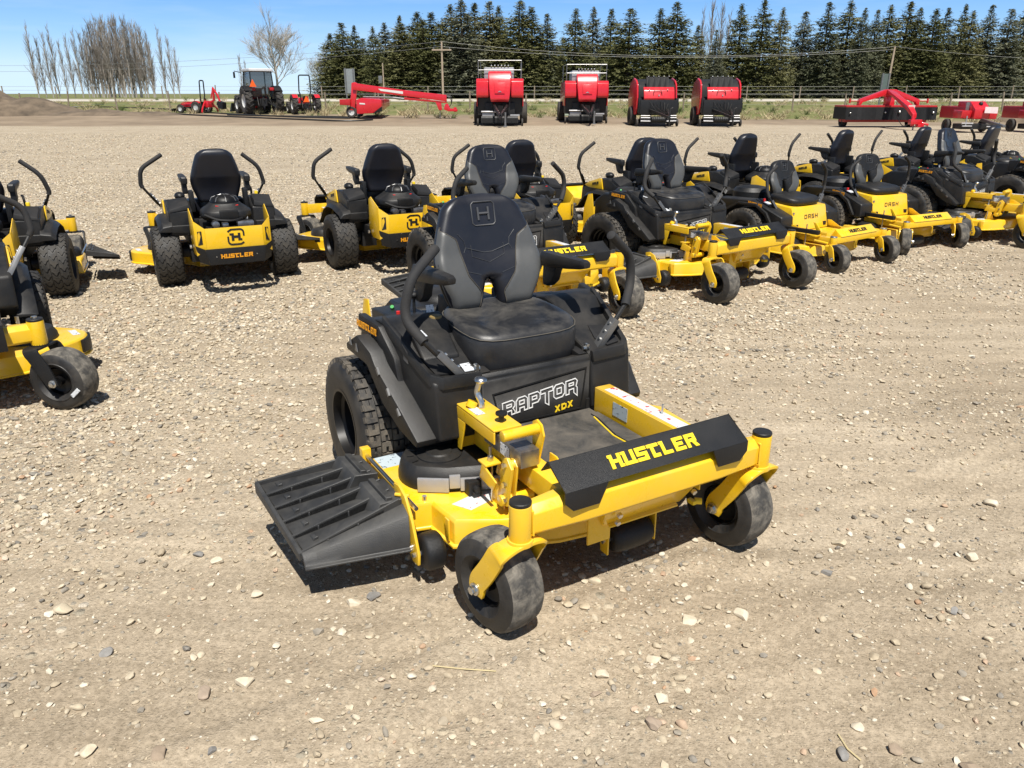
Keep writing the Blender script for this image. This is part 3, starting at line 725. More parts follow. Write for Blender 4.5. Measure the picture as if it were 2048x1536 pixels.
    rl = MB(); rl.box(.45, 1.199, -.292, -.224, .345, .425); rl.prism([(.98, -.2238, .36), (.98, -.2238, .468), (1.02, -.2238, .468), (1.12, -.2238, .415), (1.199, -.2238, .415), (1.199, -.2238, .36)], (0, .0065, 0))
    rl.build('frame_rail', 'yellow', t, bevel=.003)
    beam(t)
    u = MB(); u.prism([(1.236, -.17, .3675), (1.236, .225, .3675), (1.175, .19, .262), (1.175, -.135, .262)], (-.006, 0, 0)); u.prism([(1.24, -.172, .367), (1.17, -.137, .262), (1.05, -.137, .262), (1.05, -.172, .367)], (0, .006, 0)); u.prism_y([(1.0, .362), (1.19, .262), (1.19, .256), (1.0, .356)], -.12, .17)
    u.box(1.16, 1.168, -.19, -.10, .20, .37)
    u.build('belly_plate', 'yellow', t, bevel=.002)
    for p_ in ((1.2385, -.125, .335), (1.205, -.105, .285), (1.2385, .185, .335)): MB().cyl(p_, (p_[0] + .012, p_[1], p_[2] - .004), .010, 6).build('plate_bolt', 'zinc', t, bevel=.001)
    for sy in (-1, 1):
        wb = MB(); wb.tube([(1.215, sy * .458, .462), (1.263, sy * .458, .452), (1.266, sy * .458, .375), (1.215, sy * .458, .366)], .0035, 6); wb.build('weld_bead', 'yellow', t)
    front_cover(t)
    post(t, 1.239, -.487, .357, .474); post(t, 1.239, .487, .357, .474)
    caster(t, 1.239, -.487, R(9), ztop=.357); caster(t, 1.239, .487, R(7), ztop=.357)
    # deck lift box on the right-hand rail
    x = MB(); x.hexa([(.515, -.345, .500), (.80, -.345, .500), (.80, -.235, .500), (.515, -.235, .500), (.515, -.345, .508), (.80, -.345, .508), (.80, -.235, .508), (.515, -.235, .508)])
    x.box(.515, .80, -.345, -.338, .455, .4995); x.box(.515, .80, -.242, -.235, .40, .4995); x.box(.515, .523, -.337, -.243, .33, .4995)
    x.prism_y([(.515, .4545), (.58, .4545), (.54, .33), (.515, .33)], -.345, -.338)
    x.cyl((.575, -.318, .508), (.575, -.306, .53), .020, 16)
    dl = lambda m_: m_.warp(lambda a, b, c: (a + .040, b - .012, c + .012)); dl(x); lo = x.build('deck_lift_box', 'yellow', t, bevel=.007, seg=3)
    h = MB(); h.tube(arcpath([(.60, -.285, .500), (.598, -.285, .530), (.572, -.292, .560), (.585, -.285, .605)], .02), [.012] * 11 + [.013] * 3 if False else .0115, 10); h.sphere((.59, -.283, .612), .018, 8, (1.35, 1.35, .75)); dl(h); h.build('height_handle', 'zinc', lo)
    label(lo, [(.625, -.345, .5206), (.695, -.345, .5206), (.695, -.312, .5206), (.625, -.312, .5206)], 'decal', 'height_label')
    h = MB(); h.cyl((.745, -.285, .508), (.745, -.285, .535), .010, 12); h.cyl((.745, -.285, .535), (.745, -.285, .545), .021, 16); dl(h); h.build('stop_knob', 'black2', lo, bevel=.003)
    h = MB(); h.box(.74, .995, -.342, -.272, .44, .500); h.build('lift_tube', 'steel', t, bevel=.004)
    MB().prism([(.86, -.3425, .485), (.92, -.3425, .485), (.92, -.3425, .445), (.86, -.3425, .445)], (0, -.001, 0)).build('tube_label', 'decal', lo)
    a = MB()
    a.prism_y([(.93, .57), (.955, .585), (.985, .575), (1.0, .54), (.965, .42), (.955, .33), (.915, .33), (.93, .44)], -.2605, -.2525)
    a.cyl((.965, -.395, .557), (.965, -.2605, .557), .0185, 18)
    po_ = a.build('lift_pedal', 'yellow', t, bevel=.003)
    a = MB(); a.prism_y([(.925, .46), (.955, .47), (.985, .44), (.965, .36), (.955, .29), (.92, .285), (.895, .30), (.905, .37)], -.372, -.360)
    a.prism_y([(.925, .455), (.955, .46), (.975, .44), (.96, .34), (.945, .30), (.915, .30), (.92, .37)], -.345, -.337)
    a.cyl((.93, -.385, .305), (.93, -.26, .305), .020, 16); a.cyl((.95, -.36, .44), (.95, -.30, .44), .016, 12)
    a.prism_y([(.90, .33), (.92, .37), (.82, .40), (.80, .34)], -.395, -.388); a.prism_y([(.90, .33), (.92, .37), (.82, .40), (.80, .34)], -.330, -.323); a.box(.79, .85, -.3945, -.3235, .395, .403)
    l2 = a.build('lift_linkage', 'yellow', t, bevel=.003)
    z = MB(); z.cyl((.82, -.36, .40), (.82, -.36, .455), .006, 8); z.cyl((.82, -.36, .404), (.82, -.36, .42), .012, 6); z.cyl((.83, -.36, .25), (.83, -.36, .395), .004, 6)
    z.build('lift_rod', 'zinc', l2)
    for zz in (.44, .37, .31): MB().cyl((.945, -.372, zz), (.945, -.382, zz), .010, 6).build('linkage_bolt', 'zinc', l2)
    a = MB(); a.prism_y([(.80, .246), (.90, .246), (.88, .30), (.85, .345), (.82, .33)], -.352, -.345); a.prism([(.81, -.345, .246), (.81, -.30, .246), (.84, -.345, .335)], (.006, 0, 0)); hb = a.build('deck_hanger', 'yellow', t, bevel=.002)
    # deck and what rides on it
    dk = deck(t)
    deck_cover(dk, -1); deck_cover(dk, 1)
    label(dk, [(.300, -.60, .2452), (.40, -.60, .2452), (.40, -.46, .2452), (.300, -.46, .2452)], 'decalb', 'belt_label')
    label(dk, [(.775, -.49, .2452), (.845, -.45, .2452), (.80, -.30, .2452), (.735, -.34, .2452)], 'decalr', 'warning_label')
    br = MB(); br.prism_y([(.655, .318), (.70, .328), (.755, .310), (.805, .24), (.850, .135), (.845, .09), (.80, .085), (.70, .16), (.655, .20)], -.655, -.645)
    br.prism([(.70, -.6445, .2465), (.79, -.6445, .2465), (.74, -.6445, .30)], (0, .004, 0)); br.box(.70, .76, -.6445, -.62, .215, .2435); br.prism_y([(.83, .24), (.86, .24), (.86, .16), (.84, .16)], -.545, -.5385)
    MB().box(.30, .335, -.655, -.62, .2465, .31).build('hinge_tab', 'yellow', dk, bevel=.003)
    br.cyl((.70, -.668, .298), (.735, -.63, .298), .007, 8)
    bo = br.build('chute_bracket', 'yellow', dk, bevel=.003)
    MB().cyl((.795, -.655, .135), (.795, -.668, .135), .013, 12).build('deck_bolt', 'zinc', dk); MB().cyl((.70, -.56, .2455), (.70, -.56, .262), .009, 8).build('deck_bolt', 'zinc', dk)
    chute(t)
    roller(t, (.825, -.596, .122), .066, .078); roller(t, (1.075, .055, .125), .055, .17, name='centre_roller'); roller(t, (.84, .655, .122), .062, .085)
    for q in (MB().prism_y([(1.035, .24), (1.10, .24), (1.10, .08), (1.06, .08)], -.055, -.048), MB().prism_y([(1.01, .24), (1.10, .24), (1.10, .08), (1.06, .08)], .152, .159), MB().box(.74, .87, .705, .715, .08, .25)): q.build('roller_bracket', 'yellow', dk, bevel=.002)
    MB().box(1.13, 1.16, .27, .285, .215, .23).cyl((1.145, .29, .222), (1.16, .31, .222), .012, 10).build('drain_clip', 'ylet', t)
    return t
def make_rear(label_):
    """mower with an open engine bay behind the seat (the row parked with its back to the camera)"""
    t = thing('zero_turn_mower', (0, 0, 0)); tag(t, label_, 'mower', 'mowers parked in a row with their engines toward the camera')
    drive_wheel(t, -.487, rad=.256, hw=.098, rim=.128, kind='wave'); drive_wheel(t, .487, rad=.256, hw=.098, rim=.128, kind='wave')
    frame_common(t, xr=-.45)
    for sy in (-1, 1):
        b = MB()
        b.prism_y([(-.16, .44), (-.15, .655), (-.10, .66), (.02, .715), (.18, .715), (.40, .655), (.56, .60), (.585, .42), (.52, .36), (.46, .36), (.41, .44), (.33, .53), (.15, .59), (.05, .57), (-.04, .44)], sy * .245, sy * .44)
        po = b.build('fender', 'black', t, bevel=.02, seg=3)
        r = MB()
        def arch(dz, y): return [(-.19, y, .535 - dz), (-.15, y, .565 - dz), (.06, y, .60 - dz * .9), (.22, y, .60 - dz * .9), (.36, y, .56 - dz), (.48, y, .46 - dz), (.56, y, .37 - dz * .4)]
        A, B, C_, D_ = arch(0, sy * .42), arch(.012, sy * .50), arch(.05, sy * .535), arch(.055, sy * .42)
        r.loft([[A[i], B[i], C_[i], D_[i]] for i in range(7)])
        r.prism([(-.19, sy * .26, .535), (-.19, sy * .43, .535), (-.19, sy * .43, .475), (-.19, sy * .26, .465)], (.05, 0, 0))
        r.build('fender_flare', 'black', po, bevel=.012, seg=3)
        c = MB()   # open storage tub on top
        c.loft([[(-.155, sy * .26, .66), (-.155, sy * .43, .64), (.0, sy * .435, .70), (.0, sy * .26, .715)], [(-.150, sy * .27, .705), (-.150, sy * .425, .665), (.0, sy * .43, .735), (.0, sy * .27, .75)]])
        c.build('storage_tub', 'dark', po, bevel=.006)
        q = MB(); q.prism_y([(.13, .60), (.16, .712), (.20, .7165), (.40, .662), (.50, .62), (.40, .60)], sy * .4405, sy * .452)
        q.prism_z([(.16, sy * .33), (.16, sy * .44), (.36, sy * .44), (.36, sy * .33)], .70, .7175) if False else None
        sp = q.build('side_panel', 'yellow', po, bevel=.004)
        put_text(sp, 'HUSTLER', .12, .026, (.27, sy * .4526, .655), (1, 0, -.2) if sy < 0 else (-1, 0, .2), (0, 0, 1), 'blet', gap=1.4)
    s = MB(); s.box(-.02, .52, -.244, .244, .52, .56); s.box(.15, .5, -.16, .16, .56, .60); s.box(-.10, .05, -.2, .2, .44, .56)
    s.build('seat_pan', 'dark', t, bevel=.004)
    p = MB(); p.box(.52, .595, -.244, .244, .36, .61); p.build('front_panel', 'black', t, bevel=.012)
    sb = seat_back(t, .05, .685, .465, .212, R(11), kind='plain', notch=0, D=.09)
    bz = MB(); bz.hexa([(-.035, -.20, .70), (-.03, -.20, .70), (-.03, .20, .70), (-.035, .20, .70), (-.05, -.20, .78), (-.045, -.20, .78), (-.045, .20, .78), (-.05, .20, .78)])
    cushion(t, .08, .56, .245, .585, .70, m='navy', seam=False)
    for sy in (-1, 1):
        armrest(t, sy, .03, .34, .262, .895)
        h = MB(); h.loft([[(x, sy * y, z) for x, y in ((-.04, .205), (.06, .205), (.06, .245), (-.04, .245))] for z in (.62, .80)]); h.build('seat_hinge', 'black2', t, bevel=.012)
    m = MB(); m.sphere((.22, .30, .735), .05, 8, (1.2, .9, .7)); m.cyl((.22, .30, .66), (.22, .30, .72), .02, 10); m.build('fuel_cap', 'black', t)
    m = MB(); m.tube(arcpath([(.20, -.31, .69), (.18, -.31, .775), (.22, -.30, .80), (.25, -.29, .795)], .02), .010, 8); m.build('choke_lever', 'black', t)
    MB().cyl((.12, -.34, .71), (.12, -.34, .755), .016, 12).build('switch_button', 'ylet', t, bevel=.003)
    lever(t, [(.42, .385, 1.075), (.40, .575, .962), (.42, .588, .825), (.42, .575, .800)], (.50, .44, .600))
    lever(t, [(.42, -.300, 1.060), (.40, -.435, .945), (.42, -.470, .805), (.42, -.462, .780)], (.50, -.385, .620))
    # engine
    e = MB()
    def rr(z, a, b, x0=-.31, n=20, p=3.2):
        out = []
        for k in range(n):
            th = 2 * pi * k / n; c, d = cos(th), sin(th); r = (abs(c) ** p + abs(d) ** p) ** (-1 / p); out.append((x0 + a * r * c, b * r * d, z))
        return out
    e.loft([rr(.595, .19, .19), rr(.625, .20, .205), rr(.665, .19, .20), rr(.69, .16, .165), rr(.71, .13, .135), rr(.725, .12, .12)])
    e.loft([[(-.515, y * k, z) for y in (-.075, -.04, .0, .04, .075)] + [(-.45, .075, z), (-.45, -.075, z)] for z, k in ((.605, .9), (.665, 1), (.68, .9))])
    eo = e.build('engine_shroud', 'black', t, bevel=.008)
    f = MB(); f.lathe([(.118, .724), (.118, .735), (.10, .765), (.06, .785), (.002, .79)], (-.31, 0, 0), 'z', 28); f.build('fan_screen', 'gloss', eo)
    f = MB()
    for k in range(8):
        a = 2 * pi * k / 8; f.tube([(-.31 + .115 * cos(a), .115 * sin(a), .738), (-.31 + .098 * cos(a), .098 * sin(a), .769), (-.31 + .02 * cos(a), .02 * sin(a), .791)], .004, 5)
    f.build('screen_rib', 'bracket', eo)
    label(eo, [(-.437, .09, .7065), (-.437, -.09, .7065), (-.415, -.09, .7155), (-.415, .09, .7155)], 'redp', 'engine_label')
    MB().prism([(-.5125, -.13, .615), (-.5125, -.165, .615), (-.5125, -.165, .65), (-.5125, -.13, .65)], (-.0, 0, 0.0001)) 
    label(eo, [(-.487, -.10, .600), (-.472, -.15, .600), (-.472, -.15, .640), (-.487, -.10, .640)], 'decal')
    b = MB(); b.box(-.50, -.14, -.18, .18, .40, .545); b.cyl((-.53, .12, .50), (-.44, .12, .50), .045, 14); b.build('engine_block', 'dark', eo, bevel=.008)
    f = MB(); f.cyl((-.565, .12, .575), (-.48, .12, .575), .030, 12); f.box(-.57, -.50, -.18, -.05, .545, .592); f.box(-.56, -.50, .02, .07, .55, .585); f.build('muffler', 'steel', eo, bevel=.006)
    f = MB(); f.tube(arcpath([(-.49, .19, .65), (-.56, .10, .61), (-.57, -.02, .60), (-.50, -.10, .61)], .06), .010, 8); f.build('engine_hose', 'dark', eo)
    # rear guard with emblem
    g = MB(); th = .005
    bz0, bz1, mz = .268, .565, .395
    g.hexa([(-.66, -.225, mz), (-.655, -.225, mz), (-.655, .225, mz), (-.66, .225, mz), (-.66, -.225, bz1), (-.655, -.225, bz1), (-.655, .225, bz1), (-.66, .225, bz1)])
    for sy in (-1, 1):
        P = [(-.66, sy * .2255, mz), (-.66, sy * .2255, bz1), (-.60, sy * .30, .625), (-.60, sy * .30, .34)]; g.prism(P, (.005, 0, 0))
        P = [(-.5955, sy * .3005, .34), (-.5955, sy * .3005, .625), (-.42, sy * .305, .705), (-.36, sy * .305, .68), (-.34, sy * .305, .42), (-.42, sy * .305, .34)]; g.prism(P, (0, -sy * .005, 0))
    go = g.build('rear_guard', 'yellow', t, bevel=.0015)
    k = MB(); k.hexa([(-.666, -.215, bz0), (-.657, -.215, bz0), (-.657, .215, bz0), (-.666, .215, bz0), (-.668, -.24, mz + .004), (-.6605, -.24, mz + .004), (-.6605, .24, mz + .004), (-.668, .24, mz + .004)])
    for sy in (-1, 1): k.prism([(-.666, sy * .2405, mz + .004), (-.664, sy * .2155, bz0), (-.60, sy * .285, bz0 + .02), (-.603, sy * .305, mz + .03)], (.006, 0, 0))
    ko = k.build('bumper_strip', 'black2', t, bevel=.002)
    put_text(ko, 'HUSTLER', .25, .034, (-.6685, 0, .335), (0, -1, 0), (-.002, 0, .13), 'olet', gap=1.6, slant=.1, t=.003)
    for yy in (-.16, .16): MB().cyl((-.664, yy, .335), (-.672, yy, .335), .005, 8).build('bumper_bolt', 'zinc', ko)
    em = emblem(.138).tf(frame_m((-.6604, -.01, .485), (0, -1, 0), (0, 0, 1))); em.build('emblem', 'blet', go)
    for sy in (-1, 1):   # dark patches standing in for shaded cutouts in the angled corner plates
        a = Vector((-.66, sy * .2255, 0)); bq = Vector((-.60, sy * .30, 0)); n = Vector((-.075, sy * .06, 0)).normalized() * .0015
        def pt(u, z): q = a.lerp(bq, u) + n; return (q.x, q.y, z)
        MB().prism([pt(.3, .44), pt(.75, .43), pt(.7, .54), pt(.3, .545)], n).build('vent_shade_patch', 'dark', go)
        h = MB(); h.prism([pt(.42, .505), pt(.7, .435), pt(.68, .52), pt(.5, .54)], n * 1.6); h.build('vent_tab', 'yellow', go)
    MB().cyl((-.60, -.20, .33), (-.60, .20, .33), .04, 12).build('rear_crossbar', 'dark', t)
    for sy in (-1, 1): MB().cyl((-.35, sy * .31, .38), (-.35, sy * .325, .38), .016, 8).build('guard_bolt', 'zinc', t)
    # footrest, beam, casters
    f = MB(); f.prism_y([(.59, .372), (.98, .372), (1.19, .535), (1.196, .53), (.985, .366), (.59, .366)], -.27, .27)
    f.build('footrest', 'yellow', t, bevel=.002)
    f = MB(); f.prism_y([(1.16, .545), (1.215, .555), (1.31, .50), (1.305, .36), (1.298, .36), (1.302, .496), (1.212, .547), (1.16, .538)], -.36, .36)
    f.build('front_cover', 'black2', t, bevel=.004)
    beam(t, x0=1.16, x1=1.25, z0=.365, z1=.462, tw=.50)
    r = MB(); r.box(.45, 1.159, -.335, -.275, .345, .425); r.build('frame_rail', 'yellow', t, bevel=.003)
    r = MB(); r.box(.45, 1.159, .275, .335, .345, .425); ro = r.build('frame_rail', 'yellow', t, bevel=.003)
    label(ro, [(1.00, .295, .4255), (1.15, .295, .4255), (1.15, .33, .4255), (1.00, .33, .4255)], 'decal')
    for sy in (-1, 1):
        pp = post(t, 1.205, sy * .50, .35, .476, r=.040); 
        MB().cyl((1.205, sy * .50, .4895), (1.205, sy * .50, .500), .014, 10).build('post_nut', 'zinc', pp)
        caster(t, 1.205, sy * .50, R(0), ztop=.352, fork='black2', fw=.04, flat=True, trail=.10, hw=.075)
    m = MB(); m.cyl((.82, .42, .34), (.82, .42, .42), .010, 8); m.cyl((.80, .36, .36), (.86, .36, .36), .012, 8); m.box(.78, .86, .33, .45, .32, .345); m.build('lift_linkage', 'zinc', t)
    plan = [(.29, -.62), (.70, -.62), (.86, -.56), (.93, -.40), (.95, -.2), (1.00, 0), (.95, .22), (.93, .40), (.86, .58)] + [(.62 + .20 * cos(R(a)), .55 + .21 * sin(R(a))) for a in (40, 60, 80, 100, 120, 140)] + [(.40, .62), (.30, .55), (.30, .32), (.12, .22), (.12, -.22), (.30, -.32)]
    dk = deck(t, .225, .115, plan)
    for sg in (-1, 1):
        c = MB(); c.lathe([(.150, .2255), (.148, .25), (.125, .29), (.08, .30), (.002, .30)], (.60, sg * .46, 0), 'z', 26); c.prism_z([(.52, sg * .12), (.68, sg * .12), (.70, sg * .34), (.50, sg * .34)], .2255, .275)
        c.build('deck_cover', 'black', t, bevel=.004)
    m = MB(); m.lathe([(.225, .13), (.232, .14), (.232, .205), (.225, .21)], (.62, .55, 0), 'z', 24)
    q = MB(); q.loft([[(.62 + r * cos(R(a)), .55 + r * sin(R(a)), z) for r, z in ((.205, .14), (.222, .14), (.222, .215), (.205, .215))] for a in range(50, 101, 10)])
    q.build('deck_bumper', 'black2', dk, bevel=.003)
    label(dk, [(.54, .66, .2262), (.66, .68, .2262), (.66, .72, .2262), (.54, .70, .2262)], 'decal')
    chute(t, .68)
    roller(t, (.93, .56, .12), .06, .07); roller(t, (.93, -.52, .12), .06, .07)
    return t

def make_dash(label_):
    """small mower with a yellow front panel and a low one-piece seat"""
    t = thing('zero_turn_mower', (0, 0, 0)); tag(t, label_, 'mower', 'small mowers with yellow front panels')
    drive_wheel(t, -.44, rad=.245, hw=.10, rim=.115); drive_wheel(t, .44, rad=.245, hw=.10, rim=.115)
    f = MB(); f.box(-.5, .45, -.26, -.21, .27, .35); f.box(-.5, .45, .21, .26, .27, .35); f.cyl((0, -.34, .245), (0, .34, .245), .045, 14); f.box(-.45, .3, -.2, .2, .3, .5)
    f.build('chassis', 'dark', t, bevel=.003)
    for sy in (-1, 1):
        b = MB(); b.prism_y([(-.52, .36), (-.50, .50), (-.40, .56), (.05, .575), (.22, .52), (.435, .44), (.44, .30), (.36, .285), (.30, .34), (.24, .44), (.12, .51), (-.10, .51), (-.24, .44), (-.32, .33)], sy * .285, sy * .475)
        po = b.build('fender', 'black', t, bevel=.022, seg=3)
        put_text(po, 'HUSTLER', .17, .034, (.10, sy * .4758, .535), (1, 0, -.12) if sy < 0 else (-1, 0, .12), (0, 0, 1), 'olet', gap=1.4, t=.004)
        k = MB(); k.prism_y([(-.34, .36), (-.24, .47), (-.10, .545), (.12, .545), (.26, .47), (.36, .32), (.33, .31), (.24, .44), (.12, .515), (-.10, .515), (-.24, .44), (-.31, .35)], sy * .44, sy * .50); k.build('fender_flare', 'black', po, bevel=.008)
    q = MB()
    q.prism_z([(.08, -.40), (.22, -.40), (.22, -.31), (.08, -.31)], .565, .578) if False else None
    c = MB(); c.hexa([(.06, -.42, .5755), (.24, -.42, .520), (.24, -.32, .520), (.06, -.32, .5755), (.06, -.42, .580), (.24, -.42, .525), (.24, -.32, .525), (.06, -.32, .580)]); co = c.build('control_panel', 'black2', t)
    MB().cyl((.12, -.36, .56), (.12, -.36, .585), .014, 10).build('switch_button', 'redp', co)
    label(co, [(.14, -.41, .5565), (.20, -.41, .5385), (.20, -.33, .5385), (.14, -.33, .5565)], 'decal')
    p = MB(); p.prism_y([(.10, .29), (.455, .29), (.405, .49), (.395, .515), (.10, .545)], -.284, .284)
    po = p.build('front_panel', 'yellow', t, bevel=.008)
    put_text(po, 'dash', .22, .042, (.4246, .02, .415), (0, 1, 0), (-.05, 0, .2), 'blet', slant=.25, gap=4)
    MB().cyl((.405, -.265, .46), (.42, -.265, .46), .014, 12).build('panel_bolt', 'zinc', po)
    sb = seat_back(t, .055, .585, .36, .225, R(9), D=.075, notch=.42, cc='black')
    cushion(t, .03, .395, .235, .525, .615, m='black', seam=False, dip=.03)
    for sy in (-1, 1):
        h = MB(); h.tube([(.03, sy * .13, .58), (.05, sy * .125, .64), (.02, sy * .12, .74)], [.05, .045, .03], 10); h.build('seat_shell', 'black', t)
    lever(t, [(.16, -.27, .90), (.15, -.40, .81), (.20, -.43, .66), (.22, -.42, .61)], (.26, -.36, .50), rg=.016)
    lever(t, [(.30, .27, .92), (.28, .40, .84), (.26, .43, .68), (.27, .42, .64)], (.28, .34, .50), rg=.016)
    f = MB(); f.prism_y([(.425, .285), (.90, .285), (.90, .278), (.425, .278)], -.27, .27); f.build('floor_pan', 'yellow', t)
    for sy in (-1, 1):
        r = MB(); r.box(.40, .94, sy * .33 - .025, sy * .33 + .025, .24, .30); r.prism_y([(.42, .30), (.425, .36), (.48, .36), (.60, .30)], sy * .30, sy * .306); r.build('frame_rail', 'yellow', t, bevel=.003)
    b = MB(); b.box(.94, .985, -.40, .40, .255, .31); b.build('front_axle_beam', 'yellow', t, bevel=.003)
    c = MB(); c.prism_y([(.86, .285), (.915, .375), (.99, .315), (.99, .3115), (.93, .3115)], -.30, .30)
    o = c.build('front_cover', 'yellow', t, bevel=.003)
    put_text(o, 'HUSTLER', .28, .040, Vector(((.915 + .99) / 2, .02, .345)) + Vector((.06, 0, .075)).normalized() * .001, (0, 1, 0), (-.075, 0, .06), 'blet', gap=1.6)
    for sy in (-1, 1):
        post(t, .985, sy * .42, .255, .318, r=.034, cap='zinc')
        caster(t, .985, sy * .42, R(180), rad=.135, hw=.05, trail=.085, ztop=.258, fw=.032, gap=.010, flat=True)
    x = MB(); x.box(.40, .80, -.405, -.36, .315, .355); lo = x.build('lift_tube', 'black2', t, bevel=.006)
    a = MB(); a.prism_y([(.70, .42), (.73, .42), (.80, .34), (.86, .34), (.86, .31), (.76, .31)], -.345, -.335); a.box(.74, .80, -.43, -.335, .30, .315); a.cyl((.80, -.44, .27), (.95, -.44, .26), .012, 8); a.build('lift_pedal', 'yellow', t, bevel=.003)
    a = MB(); a.cyl((.66, -.38, .20), (.66, -.38, .40), .006, 8); a.build('height_pin', 'zinc', lo)
    plan = [(.27, -.52), (.55, -.52), (.72, -.44), (.80, -.25), (.80, .25), (.72, .44), (.55, .52), (.27, .52), (.27, .31), (.15, .2), (.15, -.2), (.27, -.31)]
    dk = deck(t, .20, .10, plan)
    roller(t, (.85, -.05, .09), .05, .20, name='centre_roller')
    m = MB(); m.lathe([(.13, .2005), (.12, .23), (.08, .25), (.002, .25)], (.48, -.36, 0), 'z', 22); m.build('deck_cover', 'black', t)
    g = MB(); g.box(-.56, -.50, -.22, .22, .28, .48); g.build('rear_guard', 'yellow', t, bevel=.004)
    e = MB(); e.lathe([(.19, .50), (.19, .60), (.16, .64), (.08, .655), (.002, .655)], (-.33, 0, 0), 'z', 24); e.build('engine_shroud', 'black', t)
    return t
LP = [(.30, -.305, 1.042), (.40, -.452, .965), (.405, -.490, .825), (.50, -.450, .752)]
RP = [(.50, .354, 1.066), (.45, .495, .962), (.45, .505, .850), (.50, .442, .772)]
def place(o, x, y, deg): o.location = (x, y, 0); o.rotation_euler = (0, 0, R(deg))
def relabel(o, l): o['label'] = l; return o
def steer(o, *degs):
    for ch, d in zip([c for c in o.children if c.name.startswith('caster_wheel')], degs): ch.rotation_euler = (0, 0, R(d))
ra = make_raptor('dusty black and yellow mower with grey bolstered seat, nearest and largest in the foreground', LP, RP)
place(ra, -.1697, 3.271, -60.16)
for l, x, y, a, st in (
    ('black and yellow mower mostly hidden behind the seat of the nearest mower', -.235, 6.57, -60, (185, 178)),
    ('black and yellow mower beside a small yellow-panelled mower, its two casters turned forward', 1.315, 7.43, -56, (180, 180)),
    ('black and yellow mower with grey bolstered seat behind the second small yellow-panelled mower', 5.17, 9.74, -51.5, (170, 170)),
    ('black mower cut by the right edge with its orange-lettered fender in view', 7.15, 11.0, -52, (170, 170))):
    c = copy_tree(ra); place(c, x, y, a); relabel(c, l); steer(c, *st)
rb = make_rear('yellow and black mower seen squarely from behind, third from the left edge')
place(rb, -2.576, 6.904, 117.6); steer(rb, 20, 20)
for l, x, y, a, st in (
    ('mower seen from behind at a slight angle, directly behind and left of the nearest mower', -1.225, 7.66, 119, (15, 20)),
    ('mower seen from behind, half hidden by the grey seat behind the nearest mower', 0.08, 8.30, 117, (0, 0)),
    ('mower facing away whose black seat shows behind the grey bolstered seat', 1.45, 8.72, 118, (0, 0)),
    ('mower facing away with its black seat left of the first small yellow-panelled mower', 2.80, 9.62, 126.4, (0, 0)),
    ('mower facing away with its black seat between the two small yellow-panelled mowers', 4.40, 10.68, 128.3, (0, 0)),
    ('mower facing away with its black seat above and right of the second yellow-panelled mower', 5.95, 11.70, 129.1, (0, 0)),
    ('mower facing away with its black seat farthest right in the back row', 7.25, 12.20, 129.4, (0, 0)),
    ('mower seen from behind at the left edge, its chute sticking out to the right', -4.20, 6.12, 113, (0, 0)),
    ('mower cut by the left edge, facing the camera with a labelled black caster wheel', -3.56, 4.60, -57, (237, 230))):
    c = copy_tree(rb); place(c, x, y, a); relabel(c, l); steer(c, *st); last = c
for w_ in [k for k in last.children if k.name.startswith('caster_wheel')][1:]: MB().prism([(-.19, .0775, .085), (-.235, .0775, .125), (-.22, .0775, .14), (-.175, .0775, .10)], (0, .004, 0)).build('tyre_label', 'decal', w_)
rd = make_dash('small mower with a yellow front panel, left one of the two, casters turned sideways')
place(rd, 2.783, 8.267, -54.5); steer(rd, 165, 165)
c = copy_tree(rd); place(c, 4.074, 9.203, -63.7); relabel(c, 'small mower with a yellow front panel, right one of the two, casters facing the camera'); steer(c, 135, 150)
# ------------------------------------------------------------------ farm machines (x right, y away from the camera, z up, origin on the ground)
M['red'] = mat('red_paint', (.56, .012, .022), .30, var=.06, coat=.4, dust=.10, dcol=(.4, .22, .18))
M['red2'] = mat('dull_red_paint', (.42, .012, .015), .4, var=.12, dust=.15)
M['rail'] = mat('grey_rail', (.19, .19, .19), .4, metal=.5)
M['glass'] = mat('cab_glass', (.02, .03, .03), .06, var=.1)
_g = M['glass'].node_tree.nodes['Principled BSDF']; _g.inputs['Alpha'].default_value = .62
M['tyre'] = mat('field_tyre', (.022, .021, .020), .75, var=.3, dust=.5, dcol=(.13, .11, .09), dup=False)
M['rimw'] = mat('pale_rim', (.55, .55, .53), .4, metal=.2)
M['orange'] = mat('orange_triangle', (.85, .12, .01), .5, var=.04)
M['cream'] = mat('off_white_panel', (.66, .64, .60), .5, var=.05)
M['curtain'] = mat('rubber_curtain', (.0075, .0075, .008), .6, spec=.3, var=.3, bump=.4, bscale=30)
M['sign'] = mat('sign_back', (.30, .32, .32), .5, metal=.4, var=.1)
M['roof'] = mat('cab_roof', (.60, .60, .60), .45)
